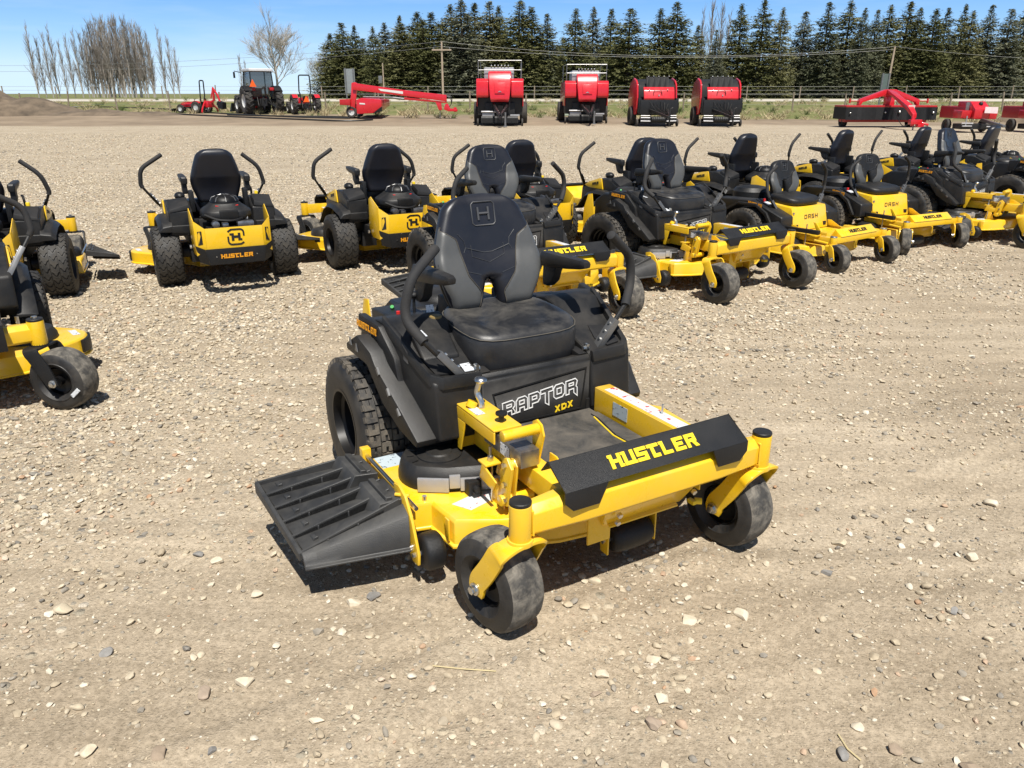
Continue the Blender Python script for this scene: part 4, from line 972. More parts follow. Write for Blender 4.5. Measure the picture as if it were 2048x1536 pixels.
def wheel(par, c, r, w, axis='x', rim='rimw', lugs=0, name='wheel', rimk=.5, yaw=0):
    m = MB(); h = w / 2
    m.lathe([(r * rimk, -h * .8), (r * .72, -h), (r * .9, -h * .95), (r * .98, -h * .7), (r, 0), (r * .98, h * .7), (r * .9, h * .95), (r * .72, h), (r * rimk, h * .8)], (0, 0, 0), axis, 28)
    for i in range(lugs):
        for s in (-1, 1):
            a = 2 * pi * (i + .25 * s) / lugs; q = []
            for hh, da in ((0, 0), (h, -.16 * s * s)):
                q.append([(s * hh, rr * cos(a + da + d), rr * sin(a + da + d)) for rr, d in ((r * .97, -.035), (r * 1.045, -.025), (r * 1.045, .025), (r * .97, .035))])
            if axis == 'x': m.loft(q)
    o = m.build(name, 'tyre', par, loc=c)
    if yaw: o.rotation_euler = (0, 0, yaw)
    k = MB(); k.lathe([(r * rimk * 1.03, -h * .82), (r * rimk * .9, -h * .5), (r * rimk * .3, -h * .35), (.001, -h * .35)], (0, 0, 0), axis, 24); k.lathe([(r * rimk * 1.03, h * .82), (r * rimk * .9, h * .5), (r * rimk * .3, h * .35), (.001, h * .35)], (0, 0, 0), axis, 24)
    k.build('rim', rim, o)
    return o
def make_square_baler(lab):
    t = thing('large_baler', (0, 0, 0)); tag(t, lab, 'baler', 'tall red balers with roof railings')
    b = MB(); b.box(-1.2, 1.2, .5, 4.5, .55, 2.3); b.box(-.8, .8, .35, 4.8, .45, 1.2); b.build('baler_chamber', 'dark', t, bevel=.04)
    for s in (-1, 1):
        m = MB(); m.box(s * 1.21, s * 1.26, .35, 4.4, 1.0, 2.35); m.build('side_panel', 'red', t, bevel=.03)
        m = MB(); m.loft([[(s * (.60), y, z), (s * 1.26, y + .10, z), (s * 1.26, y + .35, z), (s * .60, y + .3, z)] for y, z in ((.02, 1.46), (-.05, 1.55), (-.07, 1.95), (.02, 2.28), (.22, 2.41))])
        m.build('front_fender', 'red', t, bevel=.07, seg=4, ang=28)
    m = MB(); m.loft([[(-w, y, z), (w, y, z), (w * .98, y + .6, z), (-w * .98, y + .6, z)] for w, y, z in ((.47, -.33, 1.24), (.50, -.42, 1.36), (.54, -.40, 1.62), (.60, -.22, 2.3), (.62, -.04, 2.66), (.60, .10, 2.77))])
    h = m.build('hood', 'red', t, bevel=.07, seg=4, ang=28)
    MB().prism([(-.30, -.265, 2.2), (.30, -.265, 2.2), (.26, -.425, 1.66), (-.26, -.425, 1.66)], (0, -.012, .0)).build('hood_panel', 'red', h, bevel=.01)
    m = MB(); m.prism([(-.12, -.44, 1.72), (.0, -.425, 1.80), (.12, -.44, 1.72), (.0, -.437, 1.745)], (0, -.01, 0)); m.build('badge', 'zinc', h)
    m = MB()
    for s in (-1, 1): m.cyl((s * 1.15, .5, 2.3), (s * 1.15, .5, 3.32), .022, 6); m.cyl((s * 1.15, .5, 3.32), (s * 1.15, 4.0, 3.32), .02, 6); m.cyl((s * 1.15, 4, 2.3), (s * 1.15, 4, 3.32), .022, 6); m.cyl((s * 1.15, .5, 2.85), (s * 1.15, 4.0, 2.85), .015, 6)
    m.cyl((-1.15, .5, 3.31), (1.15, .5, 3.31), .022, 6); m.cyl((-1.15, .5, 2.84), (1.15, .5, 2.84), .02, 6)
    m.build('roof_railing', 'rail', t)
    m = MB(); m.box(-.85, .75, .6, 2.6, 2.31, 2.98); m.build('twine_box', 'silver', t, bevel=.06)
    m = MB()
    for i in range(6): m.sphere((-.45 + .18 * i, .58, 3.06), .04, 5)
    m.build('roof_lamp', 'zinc', t)
    m = MB(); m.loft([[(-.42, .1, .98), (-.30, .1, .98), (-.30, .1, 1.2), (-.42, .1, 1.2)], [(-.02, -2.0, .5), (.08, -2.0, .5), (.08, -2.0, .66), (-.02, -2.0, .66)]]); m.loft([[(.52, .1, .98), (.40, .1, .98), (.40, .1, 1.2), (.52, .1, 1.2)], [(.12, -2.0, .5), (.02, -2.0, .5), (.02, -2.0, .66), (.12, -2.0, .66)]])
    m.cyl((.05, -2, .5), (.05, -2.3, .46), .07, 8); m.build('tongue', 'black2', t, bevel=.01)
    m = MB(); m.cyl((.30, -1.7, .08), (.30, -1.7, .75), .05, 8); m.box(.2, .4, -1.8, -1.6, .03, .08); m.build('jack_stand', 'rail', t)
    m = MB(); m.box(-1.02, .98, -.1, .5, .18, .42); m.cyl((-1.0, .1, .36), (.96, .1, .36), .2, 16)
    for i in range(22): m.box(-.95 + i * .088, -.93 + i * .088, -.14, .3, .14, .42)
    m.build('pickup', 'dark', t)
    m = MB(); m.box(-.95, -.30, -.02, .1, .50, .66); m.cyl((-1.0, -.06, .74), (-.2, -.06, .74), .05, 8); m.box(.55, 1.05, -.02, .08, .52, .60); m.build('feed_plate', 'silver', t, bevel=.01)
    for s in (-1, 1): wheel(t, (s * 1.30, 2.8, .62), .62, .42); wheel(t, (s * 1.20, .2, .2), .2, .1, name='gauge_wheel', rim='dark')
    m = MB()
    for k in range(5): m.tube(arcpath([(-.1 + .06 * k, -.1, 1.15), (-.05 + .05 * k, -.8, .75 - .05 * k), (.03 + .02 * k, -1.9, .7)], .3), .018, 5)
    m.build('hydraulic_hose', 'black2', t)
    return t
def make_round_baler(lab):
    t = thing('round_baler', (0, 0, 0)); tag(t, lab, 'baler', 'pair of round balers with black top curtains')
    side = [(.55, .95), (.45, 1.45), (.62, 2.1), (.95, 2.32), (1.6, 2.45), (2.5, 2.2), (3.0, 1.5), (2.7, .8), (1.6, .55), (.7, .6)]
    for s in (-1, 1):
        m = MB(); m.loft([[(s * 1.03, y, z) for y, z in side], [(s * 1.12, y * .97 + .03, z * .985 + .01) for y, z in side]]); m.build('side_panel', 'red', t, bevel=.03)
        m = MB(); m.box(s * .95, s * 1.10, .0, .3, .7, 1.42); m.box(s * 1.12, s * 1.14, .05, .12, .9, 1.2); m.build('side_cover', 'black2', t, bevel=.03)
        wheel(t, (s * 1.12, 1.6, .5), .5, .36, rim='dark'); wheel(t, (s * 1.12, .15, .19), .19, .1, name='gauge_wheel', rim='dark')
    b = MB(); b.loft([[(x, y * .98 + .1, z * .97) for y, z in side] for x in (-1.0, 1.0)]); b.build('baler_chamber', 'dark', t)
    m = MB(); m.loft([[(-.84, y, z), (.84, y, z), (.84, y + .1, z), (-.84, y + .1, z)] for y, z in ((-.06, 1.34), (-.10, 1.42), (.04, 1.80), (.22, 1.97))]); m.build('front_panel', 'red', t, bevel=.03, ang=25)
    m = MB(); m.tube(arcpath([(-.34, -.02, 1.32), (-.34, -.06, 1.62), (-.30, -.03, 1.82), (.10, -.03, 1.82), (.14, -.06, 1.62), (.14, -.02, 1.32)], .1), .016, 6); m.build('ladder', 'black2', t)
    m = MB(); m.box(-.06, .0, -.10, -.06, 1.52, 1.60); m.sphere((-.55, .0, 1.83), .035, 5); m.sphere((.45, .0, 1.83), .035, 5); m.build('badge', 'silver', t)
    m = MB()
    for i in range(8): m.loft([[(-.62 + i * .155, .42 + .03 * (i % 2), 1.97), (-.47 + i * .155, .42 + .03 * ((i + 1) % 2), 1.97), (-.47 + i * .155, .52, 1.97), (-.62 + i * .155, .52, 1.97)], [(-.62 + i * .155, .62, 2.48), (-.47 + i * .155, .62, 2.48), (-.47 + i * .155, .72, 2.46), (-.62 + i * .155, .72, 2.46)]])
    m.build('top_curtain', 'curtain', t)
    m = MB()
    for i in range(5): m.sphere((-.5 + .28 * i, .60, 2.5), .03, 5)
    m.build('curtain_bolt', 'zinc', t)
    m = MB(); m.box(-1.02, 1.02, -.08, .45, .62, 1.34); m.build('front_frame', 'black2', t, bevel=.02)
    m = MB(); m.loft([[(-.55, -.1, .75), (-.45, -.1, .75), (-.45, -.1, .9), (-.55, -.1, .9)], [(.1, -1.8, .45), (.2, -1.8, .45), (.2, -1.8, .57), (.1, -1.8, .57)]]); m.loft([[(.45, -.1, .75), (.55, -.1, .75), (.55, -.1, .9), (.45, -.1, .9)], [(.15, -1.8, .45), (.25, -1.8, .45), (.25, -1.8, .57), (.15, -1.8, .57)]])
    m.cyl((.28, -1.5, .05), (.28, -1.5, .9), .045, 8); m.cyl((.28, -1.5, .9), (.42, -1.5, .98), .02, 6); m.build('tongue', 'black', t, bevel=.008)
    m = MB(); m.box(-1.0, 1.0, -.15, .4, .16, .38); m.cyl((-1.0, -.05, .35), (1.0, -.05, .35), .17, 14); m.build('pickup', 'dark', t)
    m = MB()
    for s in (-1, 1):
        for z in (.45, .55, .28): m.cyl((s * .42, -.20, z), (s * .98, -.20, z + .01), .022, 6)
    m.build('windguard_bar', 'silver', t)
    m = MB()
    for k in range(6): m.tube(arcpath([(-.5 + .2 * k, -.1, 1.25 - .05 * (k % 3)), (-.2 + .1 * k, -.5, .75 + .1 * (k % 2)), (.1 + .03 * k, -1.2, .7)], .3), .016, 5)
    m.build('hydraulic_hose', 'black', t)
    return t
def make_swing_mower(lab):
    t = thing('mower_conditioner', (0, 0, 0)); tag(t, lab, 'hay mower')
    for y in (-1.2, 1.2): wheel(t, (0, y, .34), .34, .25, axis='y', rim='rimw', rimk=.55)
    m = MB(); m.prism_y([(-.12, .45), (.22, .45), (.48, 1.98), (.34, 2.06), (.12, 2.02), (.05, 1.4)], -1.3, -1.1); m.box(.0, .3, -1.1, 1.1, .5, .8); m.build('upright_frame', 'red', t, bevel=.03)
    m = MB(); m.prism_y([(.42, .24), (.42, 1.05), (.75, 1.16), (1.96, 1.06), (1.96, .68), (1.4, .28)], -1.75, 1.6); ho = m.build('header_body', 'red', t, bevel=.04)
    MB().prism_y([(1.42, .27), (1.97, .40), (1.97, .67)], -1.79, -1.755).build('side_curtain', 'curtain', ho)
    MB().prism([(.62, -1.754, .88), (.95, -1.754, .86), (.95, -1.754, .78), (.62, -1.754, .80)], (0, -.01, 0)).build('decal', 'cream', ho)
    m = MB(); m.prism_y([(-.65, .76), (-.65, 1.08), (.0, 1.1), (.0, .72)], -1.5, -.9); m.build('rear_box', 'red2', t, bevel=.03)
    m = MB(); m.loft([[(.2, -1.42, 1.62), (.2, -1.22, 1.62), (.2, -1.22, 2.02), (.2, -1.42, 2.02)], [(3.2, -1.42, 1.28), (3.2, -1.22, 1.28), (3.2, -1.22, 1.62), (3.2, -1.42, 1.62)], [(5.9, -1.42, .95), (5.9, -1.22, .95), (5.9, -1.22, 1.33), (5.9, -1.42, 1.33)]]); bo = m.build('tongue_boom', 'red', t, bevel=.03)
    MB().prism([(1.75, -1.424, 1.69), (3.25, -1.424, 1.53), (3.25, -1.424, 1.38), (1.9, -1.424, 1.56)], (0, -.006, 0)).build('boom_stripe', 'cream', bo)
    m = MB(); m.cyl((.8, -1.3, 1.22), (3.2, -1.3, 1.18), .05, 8); m.cyl((2.6, -1.3, 1.18), (3.35, -1.3, 1.10), .07, 8); m.build('drive_shaft', 'bracket', t)
    m = MB(); m.loft([[(3.3, -1.4, 1.05), (3.3, -1.25, 1.05), (3.3, -1.25, 1.2), (3.3, -1.4, 1.2)], [(5.9, -1.4, .86), (5.9, -1.25, .86), (5.9, -1.25, .94), (5.9, -1.4, .94)]]); m.build('boom_brace', 'red2', t, bevel=.01)
    m = MB(); m.prism_y([(5.2, .95), (5.55, .95), (5.6, .45), (5.4, .45)], -1.40, -1.24); m.prism_y([(5.8, .8), (5.95, .85), (6.1, .55), (6.55, .52), (6.55, .38), (6.0, .38), (5.7, .5)], -1.45, -1.2); m.cyl((6.4, -1.32, .35), (6.4, -1.32, .62), .10, 10); m.build('hitch', 'red', t, bevel=.02)
    m = MB(); m.cyl((5.47, -1.3, .0), (5.47, -1.3, .5), .03, 6); m.build('jack_stand', 'rail', t)
    m = MB()
    for k in range(3): m.tube(arcpath([(5.8, -1.35, 1.3), (6.15 + .06 * k, -1.4, 1.15 + .05 * k), (6.2, -1.4, .8), (6.0, -1.35, .62)], .2), .018, 5)
    m.build('hydraulic_hose', 'black2', t)
    return t
def make_disc_mower(lab):
    t = thing('disc_mower', (0, 0, 0)); tag(t, lab, 'hay mower')
    m = MB(); n = 24
    for i in range(n):
        x0, x1 = -2.4 + 4.8 * i / n, -2.4 + 4.8 * (i + 1) / n; j = lambda x: -.25 + .03 * sin(x * 5) + .02 * sin(x * 13)
        m.loft([[(x0, -.15, 1.0), (x1, -.15, 1.0), (x1, -.12, 1.0), (x0, -.12, 1.0)], [(x0, j(x0), .38), (x1, j(x1), .38), (x1, j(x1) + .03, .38), (x0, j(x0) + .03, .38)]])
    m.build('front_curtain', 'curtain', t)
    for s in (-1, 1): MB().box(s * 2.4, s * 2.43, -.2, 1.4, .4, 1.0).build('side_curtain', 'curtain', t)
    m = MB(); m.box(-2.42, 2.42, -.16, 1.4, 1.003, 1.09); m.box(-2.2, 2.2, .3, 1.2, .25, .5); m.build('header_body', 'red2', t, bevel=.02)
    m = MB()
    for s in (-1, 1):
        m.loft([[(s * 1.62, .2, 1.09), (s * 1.62, .5, 1.09), (s * 1.48, .5, 1.12), (s * 1.48, .2, 1.12)], [(s * 1.60, .2, 1.38), (s * 1.60, .5, 1.38), (s * 1.42, .5, 1.24), (s * 1.42, .2, 1.24)], [(s * .28, .2, 1.86), (s * .28, .5, 1.86), (s * .25, .5, 1.58), (s * .25, .2, 1.58)]])
    m.box(-.3, .3, .2, .5, 1.5, 1.87); m.box(-.2, .25, .15, .5, 1.05, 1.52); m.build('lift_frame', 'red', t, bevel=.02)
    for s in (-1, 1):
        m = MB(); m.cyl((s * 1.6, .3, 1.30), (s * 2.08, .3, 1.30), .03, 6); m.cyl((s * 2.08, .3, 1.20), (s * 2.08, .3, 1.42), .055, 8); m.build('marker_arm', 'red2', t)
        wheel(t, (s * 2.05 if s < 0 else 1.6, .9, .27), .27, .32, rim='dark')
    m = MB(); m.loft([[(-.22, .2, 1.72), (.10, .2, 1.72), (.10, .2, 1.86), (-.22, .2, 1.86)], [(-.62, -3.0, .92), (-.30, -3.0, .92), (-.30, -3.0, 1.14), (-.62, -3.0, 1.14)], [(-.50, -3.5, .55), (-.30, -3.5, .55), (-.30, -3.5, .75), (-.50, -3.5, .75)]]); m.build('tongue', 'red', t, bevel=.02)
    MB().prism([(-.56, -3.04, .84), (-.24, -3.04, .84), (-.24, -3.06, 1.14), (-.56, -3.06, 1.14)], (0, -.02, 0)).build('manual_tag', 'cream', t)
    q = MB(); q.box(-.42, -.39, -3.085, -3.082, .92, .999); q.box(-.46, -.36, -3.085, -3.082, 1.0, 1.03); q.build('tag_mark', 'blet', t)
    m = MB(); m.box(-.65, -.1, -3.75, -3.45, .28, .5); m.cyl((-.5, -3.6, .2), (-.5, -3.6, .62), .09, 8); m.cyl((-.1, -3.7, .35), (.2, -3.8, .25), .06, 8); m.box(-.3, .0, -3.8, -3.5, .15, .3); m.build('hitch', 'red', t, bevel=.02)
    m = MB(); m.cyl((-.38, -3.5, .0), (-.38, -3.5, .5), .035, 8); m.build('jack_stand', 'rail', t)
    m = MB(); m.tube(arcpath([(.1, -.2, .9), (-.1, -1.8, .1), (-.45, -3.3, .3)], .5), .02, 5); m.build('hydraulic_hose', 'black2', t)
    m = MB(); m.sphere((-.35, -.27, .75), .05, 5); m.sphere((.4, -.27, .78), .07, 5); m.sphere((2.2, -.26, .74), .06, 5); m.sphere((-2.2, -.26, .72), .04, 5); m.build('curtain_bolt', 'zinc', t)
    return t
def make_small_baler(lab):
    t = thing('small_baler', (0, 0, 0)); tag(t, lab, 'baler', 'small red balers at the right')
    m = MB(); m.box(-.42, .42, 0, 2.6, .6, 1.15); m.build('baler_chamber', 'red2', t, bevel=.03)
    m = MB(); m.prism_x([(-.3, .62), (-.32, 1.05), (.2, 1.38), (1.2, 1.38), (1.2, .6)], -.38, .42); ho = m.build('hood', 'red', t, bevel=.04)
    m = MB(); m.sphere((.05, -.02, 1.27), .10, 7); m.build('flywheel_hub', 'dark', t)
    m = MB(); m.prism_x([(-.1, .64), (-.16, .98), (.6, 1.0), (.6, .64)], -.93, -.4); m.build('side_box', 'red', t, bevel=.03)
    m = MB(); m.prism_x([(-.1, .60), (-.16, .96), (.6, .98), (.6, .60)], .55, .95); m.build('side_box', 'red', t, bevel=.03)
    MB().prism([(.06, -.40, .88), (.74, -.40, .86), (.72, -.40, 1.14), (.06, -.40, 1.15)], (0, -.02, 0)).build('notice_sheet', mat('pink_white_sheet', (.72, .58, .58), .6), t)
    for s in (-1, 1): wheel(t, (s * .98, .9, .30), .30, .22, rim='dark')
    m = MB(); m.cyl((-.95, -.3, .42), (-.35, -.3, .42), .035, 8); m.cyl((-.9, -.32, .30), (-.4, -.32, .30), .03, 8); m.cyl((.3, -.35, .42), (.98, -.35, .40), .04, 8); m.cyl((.35, -.35, .28), (1.0, -.35, .27), .03, 8); m.cyl((-.72, -.3, .3), (-.72, -.3, .75), .03, 6); m.build('pickup_bar', 'silver', t)
    m = MB(); m.box(-.9, .9, -.2, .5, .16, .40); m.build('pickup', 'dark', t, bevel=.02)
    m = MB(); m.loft([[(.05, -.2, .5), (.2, -.2, .5), (.2, -.2, .65), (.05, -.2, .65)], [(.12, -1.9, .3), (.26, -1.9, .3), (.26, -1.9, .4), (.12, -1.9, .4)]]); m.cyl((.2, -1.5, .02), (.2, -1.5, .5), .03, 6); m.build('tongue', 'bracket', t, bevel=.01)
    m = MB(); m.box(-.62, -.45, .1, .12, 1.0, 1.34); m.build('back_sign', 'rail', t)
    return t
def make_tractor(lab, name, R1, R2, W, wb, cab, grp=None, backhoe=False):
    """rear wheels of radius R1 at the origin, front wheels R2; y forward (away from the viewer)"""
    t = thing(name, (0, 0, 0)); tag(t, lab, 'tractor', grp)
    k = R1 / .78
    for s in (-1, 1):
        wheel(t, (s * W / 2, 0, R1), R1, .44 * k, lugs=18, name='rear_wheel'); wheel(t, (s * W * .46, wb, R2), R2, .34 * k, lugs=14, name='front_wheel')
        m = MB(); m.loft([[(s * (W / 2 - .26 * k), R1 * 1.12 * cos(a), R1 + R1 * 1.12 * sin(a)), (s * (W / 2 + .18 * k), R1 * 1.12 * cos(a), R1 + R1 * 1.12 * sin(a)), (s * (W / 2 + .18 * k), R1 * 1.06 * cos(a), R1 + R1 * 1.06 * sin(a)), (s * (W / 2 - .26 * k), R1 * 1.06 * cos(a), R1 + R1 * 1.06 * sin(a))] for a in [R(30 + 18 * i) for i in range(7)]]); m.build('fender', 'red' if not cab else 'black2', t)
    m = MB(); m.box(-.22 * k, .22 * k, -.35 * k, wb + .3 * k, R1 * .62, R1 * 1.15); m.cyl((-W / 2, 0, R1), (W / 2, 0, R1), .12 * k, 10); m.box(-W * .4, W * .4, wb - .08, wb + .08, R2 * .8, R2 * 1.15); m.build('chassis', 'dark', t, bevel=.02)
    m = MB(); hz = R1 * 1.95 if cab else R1 * 1.75; m.loft([[(-.34 * k, y, R1 * 1.1), (.34 * k, y, R1 * 1.1), (.32 * k, y, h), (-.32 * k, y, h)] for y, h in ((wb * .42, hz), (wb * .9, hz * .97), (wb + .55 * k, hz * .86))]); ho = m.build('hood', 'red', t, bevel=.06 * k, seg=3)
    m = MB()
    for s in (-1, 1): m.cyl((s * .3 * k, -.2 * k, R1 * .9), (s * .45 * k, -.85 * k, R1 * .6), .035 * k, 6); m.cyl((s * .35 * k, -.3 * k, R1 * 1.25), (s * .42 * k, -.7 * k, R1 * .65), .025 * k, 6)
    m.cyl((0, -.35 * k, R1 * 1.2), (0, -.6 * k, R1 * 1.05), .04 * k, 6); m.box(-.16 * k, .16 * k, -.5 * k, -.33 * k, R1 * .62, R1 * 1.2); m.build('hitch', 'dark', t)
    if cab:
        z0, z1, c = R1 * 1.25, 2.52, .80
        m = MB(); m.loft([[(-w, y0, z), (w, y0, z), (w, y1, z), (-w, y1, z)] for w, y0, y1, z in ((.54, -.28, 1.25, z0), (.68, -.38, 1.35, z0 + .35), (.64, -.28, 1.15, z1))]); co = m.build('cab_glass', 'glass', t, bevel=.02)
        for s in (-1, 1):
            m = MB(); m.tube([(s * .56, -.30, z0), (s * .70, -.40, z0 + .35), (s * .66, -.30, z1)], .035, 6); m.build('cab_pillar', 'black2', co); m = MB(); m.tube([(s * .56, 1.27, z0), (s * .70, 1.37, z0 + .35), (s * .66, 1.17, z1)], .035, 6); m.build('cab_pillar', 'black2', co)
        m = MB(); m.box(-.74, .74, -.45, 1.3, z1, z1 + .17); m.build('cab_roof', 'roof', co, bevel=.05, seg=3)
        m = MB(); m.tube([(-.8, 1.2, z1 - .05), (-1.25, 1.1, z1 + .03)], .025, 6); m.box(-1.32, -1.20, 1.08, 1.12, z1 - .38, z1 - .02); m.tube([(.8, 1.2, z1 - .05), (1.2, 1.1, z1)], .025, 6); m.build('mirror', 'black2', co, bevel=.01)
        m = MB(); m.box(.45, .95, -.42, -.1, R1 * 1.75, R1 * 1.98); m.box(-.95, -.45, -.42, -.1, R1 * 1.75, R1 * 1.98); m.build('rear_lamp_pod', 'red2', t, bevel=.03)
        m = MB(); m.prism([(-.82, -.50, 1.62), (-.40, -.50, 1.62), (-.61, -.50, 2.06)], (0, -.02, 0)); m.build('slow_vehicle_triangle', 'orange', t)
    else:
        w = .42 * k if not backhoe else .38 * k; z0, z1 = R1 * 1.4, (2.3 if not backhoe else 2.0)
        m = MB(); m.tube(arcpath([(-w * .95, -.12, R1), (-w, -.12, z0 + .4), (-w * 1.25, -.15, z0 + .55), (-w * 1.1, -.20, z1), (w * 1.1, -.20, z1), (w * 1.25, -.15, z0 + .55), (w, -.12, z0 + .4), (w * .95, -.12, R1)], .1), .04, 8); m.build('roll_bar', 'black2', t)
        m = MB(); m.box(-w * 1.55, -w * 1.2, -.2, -.12, z0 + .25, z0 + .40); m.box(w * 1.2, w * 1.55, -.2, -.12, z0 + .25, z0 + .40); m.build('rear_lamp', 'dark', t, bevel=.01)
        m = MB(); m.box(-.24 * k, .24 * k, -.05, .40 * k, z0 - .1, z0 + .02); m.loft([[(-.23 * k, -.05, z0), (.23 * k, -.05, z0), (.23 * k, .05, z0), (-.23 * k, .05, z0)], [(-.20 * k, -.14, z0 + .42 * k), (.20 * k, -.14, z0 + .42 * k), (.20 * k, -.06, z0 + .42 * k), (-.20 * k, -.06, z0 + .42 * k)]]); m.build('seat', 'black', t, bevel=.04)
        MB().prism([(-.20, -.30, z0 - .06), (.20, -.30, z0 - .06), (0, -.30, z0 + .32)], (0, -.02, 0)).build('slow_vehicle_triangle', 'orange', t)
        m = MB(); m.lathe([(.17 * k, 0), (.19 * k, .01), (.17 * k, .02)], (0, wb * .38, z0 + .35), 'z', 14); m.cyl((0, wb * .38, z0 + .35), (0, wb * .5, z0), .02, 6); m.build('steering_wheel', 'black2', t)
    ly = wb + .3 * k
    for s in (-1, 1):
        m = MB(); x = s * .52 * k; m.tube(arcpath([(x, wb * .38, R1 * .8), (x, wb * .42, R1 * 2.05 if cab else R1 * 1.9), (x, wb + .1, R1 * 1.75), (x, wb + .85 * k, R1 * .75), (x, wb + 1.1 * k, .35)], .3), .065 * k, 6); m.cyl((x, wb * .45, R1 * 1.15), (x, wb + .55 * k, R1 * 1.2), .04 * k, 6); m.build('loader_arm', 'red', t)
    m = MB(); bw = W * .56; yb = wb + 1.15 * k
    m.loft([[(x, yb, .12), (x, yb + .55 * k, .10), (x, yb + .6 * k, .16), (x, yb + .1 * k, .20), (x, yb - .05 * k, .62 * k), (x, yb - .12 * k, .62 * k)] for x in (-bw, bw)])
    for x in (-bw, bw): m.prism([(x, yb, .12), (x, yb + .55 * k, .10), (x, yb - .05 * k, .62 * k)], (.02, 0, 0))
    m.build('bucket', 'black2', t)
    if backhoe:
        m = MB(); m.tube([(.05, -.5, .5), (.08, -.95, .8), (.05, -1.0, 1.5)], .08, 6); m.build('boom', 'red', t); m = MB(); m.tube([(.05, -.98, 1.55), (.05, -1.30, 1.1), (.05, -1.42, .7)], .065, 6); m.cyl((.05, -.75, .9), (.05, -1.0, 1.6), .04, 6); m.build('dipper_arm', 'red', t)
        m = MB(); m.prism_x([(-1.40, .75), (-1.75, .65), (-1.72, .25), (-1.40, .30), (-1.28, .55)], -.15, .25); m.build('backhoe_bucket', 'black2', t); m = MB()
        for s in (-1, 1): m.tube([(s * .3, -.5, .7), (s * .75, -.6, .25), (s * .8, -.6, .05)], .05, 6)
        m.build('stabilizer_leg', 'red', t); m = MB(); m.box(-.3, .3, -.75, -.45, .35, .75); m.build('backhoe_mount', 'red', t, bevel=.03)
    return t
# ------------------------------------------------------------------ camera maths: photograph pixel (2048 x 1536) -> point in the place
FPX, CH, PITCH = 1538.5, 1.5818, R(20.683)
def pray(px, py):
    x = (px - 1024) / FPX; v = (768 - py) / FPX; c, s = cos(PITCH), sin(PITCH)
    return x, c + v * s, -s + v * c
def at(px, py, Y):
    x, y, z = pray(px, py); k = Y / y
    return Vector((x * k, Y, CH + z * k))
# ------------------------------------------------------------------ value noise
def vnoise(x, y, seed=0):
    xi = np.floor(x).astype(np.int64); yi = np.floor(y).astype(np.int64); fx = x - xi; fy = y - yi
    def h(a, b):
        n = (a * 374761393 + b * 668265263 + seed * 1442695041) & 0xffffffff
        n = ((n ^ (n >> 13)) * 1274126177) & 0xffffffff; n = n ^ (n >> 16)
        return (n & 0xffff) / 65535.0
    u = fx * fx * (3 - 2 * fx); v = fy * fy * (3 - 2 * fy)
    return (h(xi, yi) * (1 - u) + h(xi + 1, yi) * u) * (1 - v) + (h(xi, yi + 1) * (1 - u) + h(xi + 1, yi + 1) * u) * v
def fbm(x, y, o=4, seed=0):
    t = 0; a = .5; s = 0
    for i in range(o): t = t + a * vnoise(x * 2 ** i, y * 2 ** i, seed + i * 17); s += a; a *= .5
    return t / s
LU = (.86, .51)                                   # direction of the lanes between the rows
def lane(x, y): return -LU[1] * x + LU[0] * y
def terrain(x, y):
    x = np.asarray(x, float); y = np.asarray(y, float)
    z = np.interp(y, [-1e5, 42.5, 52, 60, 86, 95, 140, 400, 9000], [0, 0, .36, .44, 1.0, 1.0, .95, .6, .6])
    return z
def micro(x, y):
    r = np.hypot(x, y); k = np.clip(1.4 - r / 40, 0, 1); v = lane(x, y); u = LU[0] * x + LU[1] * y
    z = .030 * (fbm(x * .9, y * .9, 3, 3) - .5) + .014 * (fbm(x * 6, y * 6, 3, 9) - .5) + .007 * (fbm(x * 32, y * 32, 3, 21) - .5)
    tr = np.exp(-((v - 1.55) / .75) ** 2) + .5 * np.exp(-((v - 4.6) / .6) ** 2)
    z = z + .026 * tr * (fbm(v * 11, u * .35, 3, 33) - .5) + .010 * tr * (fbm(v * 38, u * .8, 2, 35) - .5)
    return z * k
def gravel_cover(x, y):
    v = lane(x, y); n = fbm(x * .55, y * .55, 4, 5); n2 = fbm(x * 2.2, y * 2.2, 3, 8)
    base = np.interp(v, [-3, 1, 1.5, 2.0, 2.8, 3.6, 4.6, 6.0, 50], [.22, .14, .06, .10, .24, .42, .58, .92, 1.0])
    base = base + .26 * np.clip(-x - .8, 0, 1.5) * (y > 1.5) * (v < 5)
    base = base - .50 * np.exp(-(((x + 1.25) / .8) ** 2 + ((y - 4.75) / .55) ** 2)) - .25 * np.exp(-(((x - 2.6) / 1.8) ** 2 + ((y - 5.2) / .7) ** 2))
    g = base + 1.15 * (n - .5) + .6 * (n2 - .5)
    return np.clip(g, 0.02, 1)
def gz(x, y): return float(terrain(x, y) + micro(np.array(x), np.array(y)))
def ground_at(px, py):
    x, y, z = pray(px, py)
    k = 1.
    for _ in range(80):
        zt = float(terrain(0, y * k)); kk = (zt - CH) / z if z < 0 else 50 / y; k = .5 * k + .5 * min(max(kk, .5), 400)
    return Vector((x * k, y * k, float(terrain(0, y * k))))

